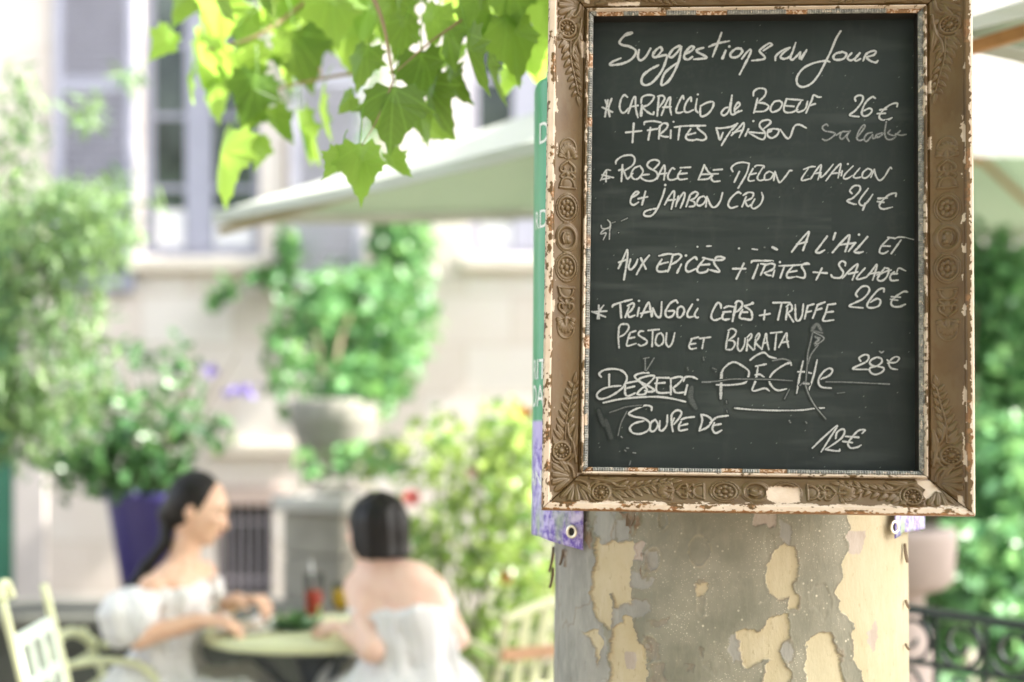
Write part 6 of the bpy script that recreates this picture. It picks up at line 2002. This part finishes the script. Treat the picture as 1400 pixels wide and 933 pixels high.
m_yel, nt, b = mat_new('yellow_juice')
nt.links.new(mix(nt, mrange(nt, noise(nt, 14, 3), .35, .65), (.55, .34, .012), (.65, .44, .03)), b.inputs['Base Color']); b.inputs['Roughness'].default_value = .2; b.inputs['Subsurface Weight'].default_value = .2


def plate(cx, cy, r, mat, label, name='plate', food=None):
    root = empty(name, (cx, cy, TZ), label, 'plate')
    MB().lathe([(r * .55, .001), (r * .6, .004), (r * .98, .014), (r, .017), (r * .97, .019), (r * .62, .009), (r * .02, .008)], (cx, cy, TZ), 48).build('dish', mat, root, smooth=True)
    return root


plate(fx(334, 4.50), 4.50, .095, m_china, 'white round plate in front of the ponytailed woman')
plate(fx(404, 4.60), 4.60, .10, m_gplate, 'dark green plate of salad in the middle of the table')
g = np.random.default_rng(31)
sal = empty('salad', (fx(404, 4.6), 4.6, TZ + .01), 'small heap of green salad leaves on the dark green plate', 'salad')
C = np.array([(fx(404, 4.6) + g.normal() * .035, 4.6 + g.normal() * .035, TZ + .016 + abs(g.normal()) * .012) for _ in range(60)])
leaf_cloud('salad_leaves', C, g.uniform(.03, .05, 60), m_ivy, sal, LEAF_SIMPLE, -.1, seed=8)
fd = empty('starter', (fx(334, 4.5), 4.5, TZ + .01), 'pale starter laid on the white plate', 'food')
C = np.array([(fx(334, 4.5) + g.normal() * .026, 4.5 + g.normal() * .026, TZ + .014 + abs(g.normal()) * .007) for _ in range(40)])
leaf_cloud('slices', C, g.uniform(.02, .035, 40), leaf_mat('pale_melon', (.70, .52, .36), (.80, .72, .60), (.6, .5, .3), .5, .2), fd, LEAF_SIMPLE, 0, seed=9)
# napkin
nk = MB(); vs = []; cx, cy = fx(352, 4.72), 4.72
for j in range(7):
    for i in range(7):
        u, v = i / 6 - .5, j / 6 - .5; vs.append((cx + u * .10 + v * .03, cy + v * .12 - u * .03, TZ + .004 + .028 * max(0, 1 - abs(u) * 2.4) * (.7 + .3 * math.cos(v * 9))))
nk.add(vs, [(j * 7 + i, j * 7 + i + 1, j * 7 + i + 8, j * 7 + i + 7) for j in range(6) for i in range(6)])
o = nk.build('napkin', simple('white_linen', (.80, .80, .81), .9, .04, 20), smooth=True); sm = o.modifiers.new('t', 'SOLIDIFY'); sm.thickness = .002
tag(o, 'folded white napkin lying on the table behind the white plate', 'napkin')
# tumbler of red drink
x, y = fx(429, 4.84), 4.84
gl = empty('drinking_glass', (x, y, TZ), 'tall tumbler half full of red orange drink', 'glass')
MB().lathe([(.001, .002), (.026, .001), (.028, .006), (.034, .155), (.0325, .155), (.0268, .012), (.001, .012)], (x, y, TZ), 32, capb=False, capt=False).build('tumbler', m_clear, gl, smooth=True)
MB().lathe([(.001, .0135), (.0262, .0135), (.0302, .098), (.001, .098)], (x, y, TZ), 32, capb=False, capt=False).build('drink', m_red, gl, smooth=True)
MB().tube([(x + .012, y, TZ + .02), (x - .012, y + .01, TZ + .20)], .003, 8).build('straw', m_china, gl, smooth=True)
# stemmed glass of juice
x, y = fx(466, 4.52), 4.52
gl = empty('wine_glass', (x, y, TZ), 'stemmed glass of yellow juice beside the bobbed woman hand', 'glass')
MB().lathe([(.001, .003), (.032, .001), (.032, .004), (.006, .009), (.0045, .02), (.0045, .055), (.012, .066), (.028, .085), (.032, .11), (.029, .158), (.0275, .158), (.030, .11), (.026, .087), (.010, .070), (.001, .068)], (x, y, TZ), 32, capb=False, capt=False).build('goblet', m_clear, gl, smooth=True)
MB().lathe([(.001, .072), (.010, .073), (.0248, .089), (.0285, .11), (.0272, .138), (.001, .138)], (x, y, TZ), 32, capb=False, capt=False).build('juice', m_yel, gl, smooth=True)
# fork in the near hand
h0 = Vector(q1(322, 832, -.150)); h1 = Vector(q1(347, 848, -.10))
mb = MB(); dv = (h1 - h0).normalized(); sd = dv.cross(Vector((0, 0, 1))).normalized()
mb.tube([h0 - dv * .06, h0, h0 + dv * .05], [.004, .0032, .0045], 8)
for k in (-1, 0, 1): mb.tube([h0 + dv * .05 + sd * k * .001, h0 + dv * .065 + sd * k * .006, h1 + dv * .03 + sd * k * .006], [.003, .0022, .0012], 6)
tag(mb.build('fork', simple('steel', (.62, .62, .62), .25, .05, 30, metallic=.9), smooth=True), 'steel fork held over the white plate', 'fork')
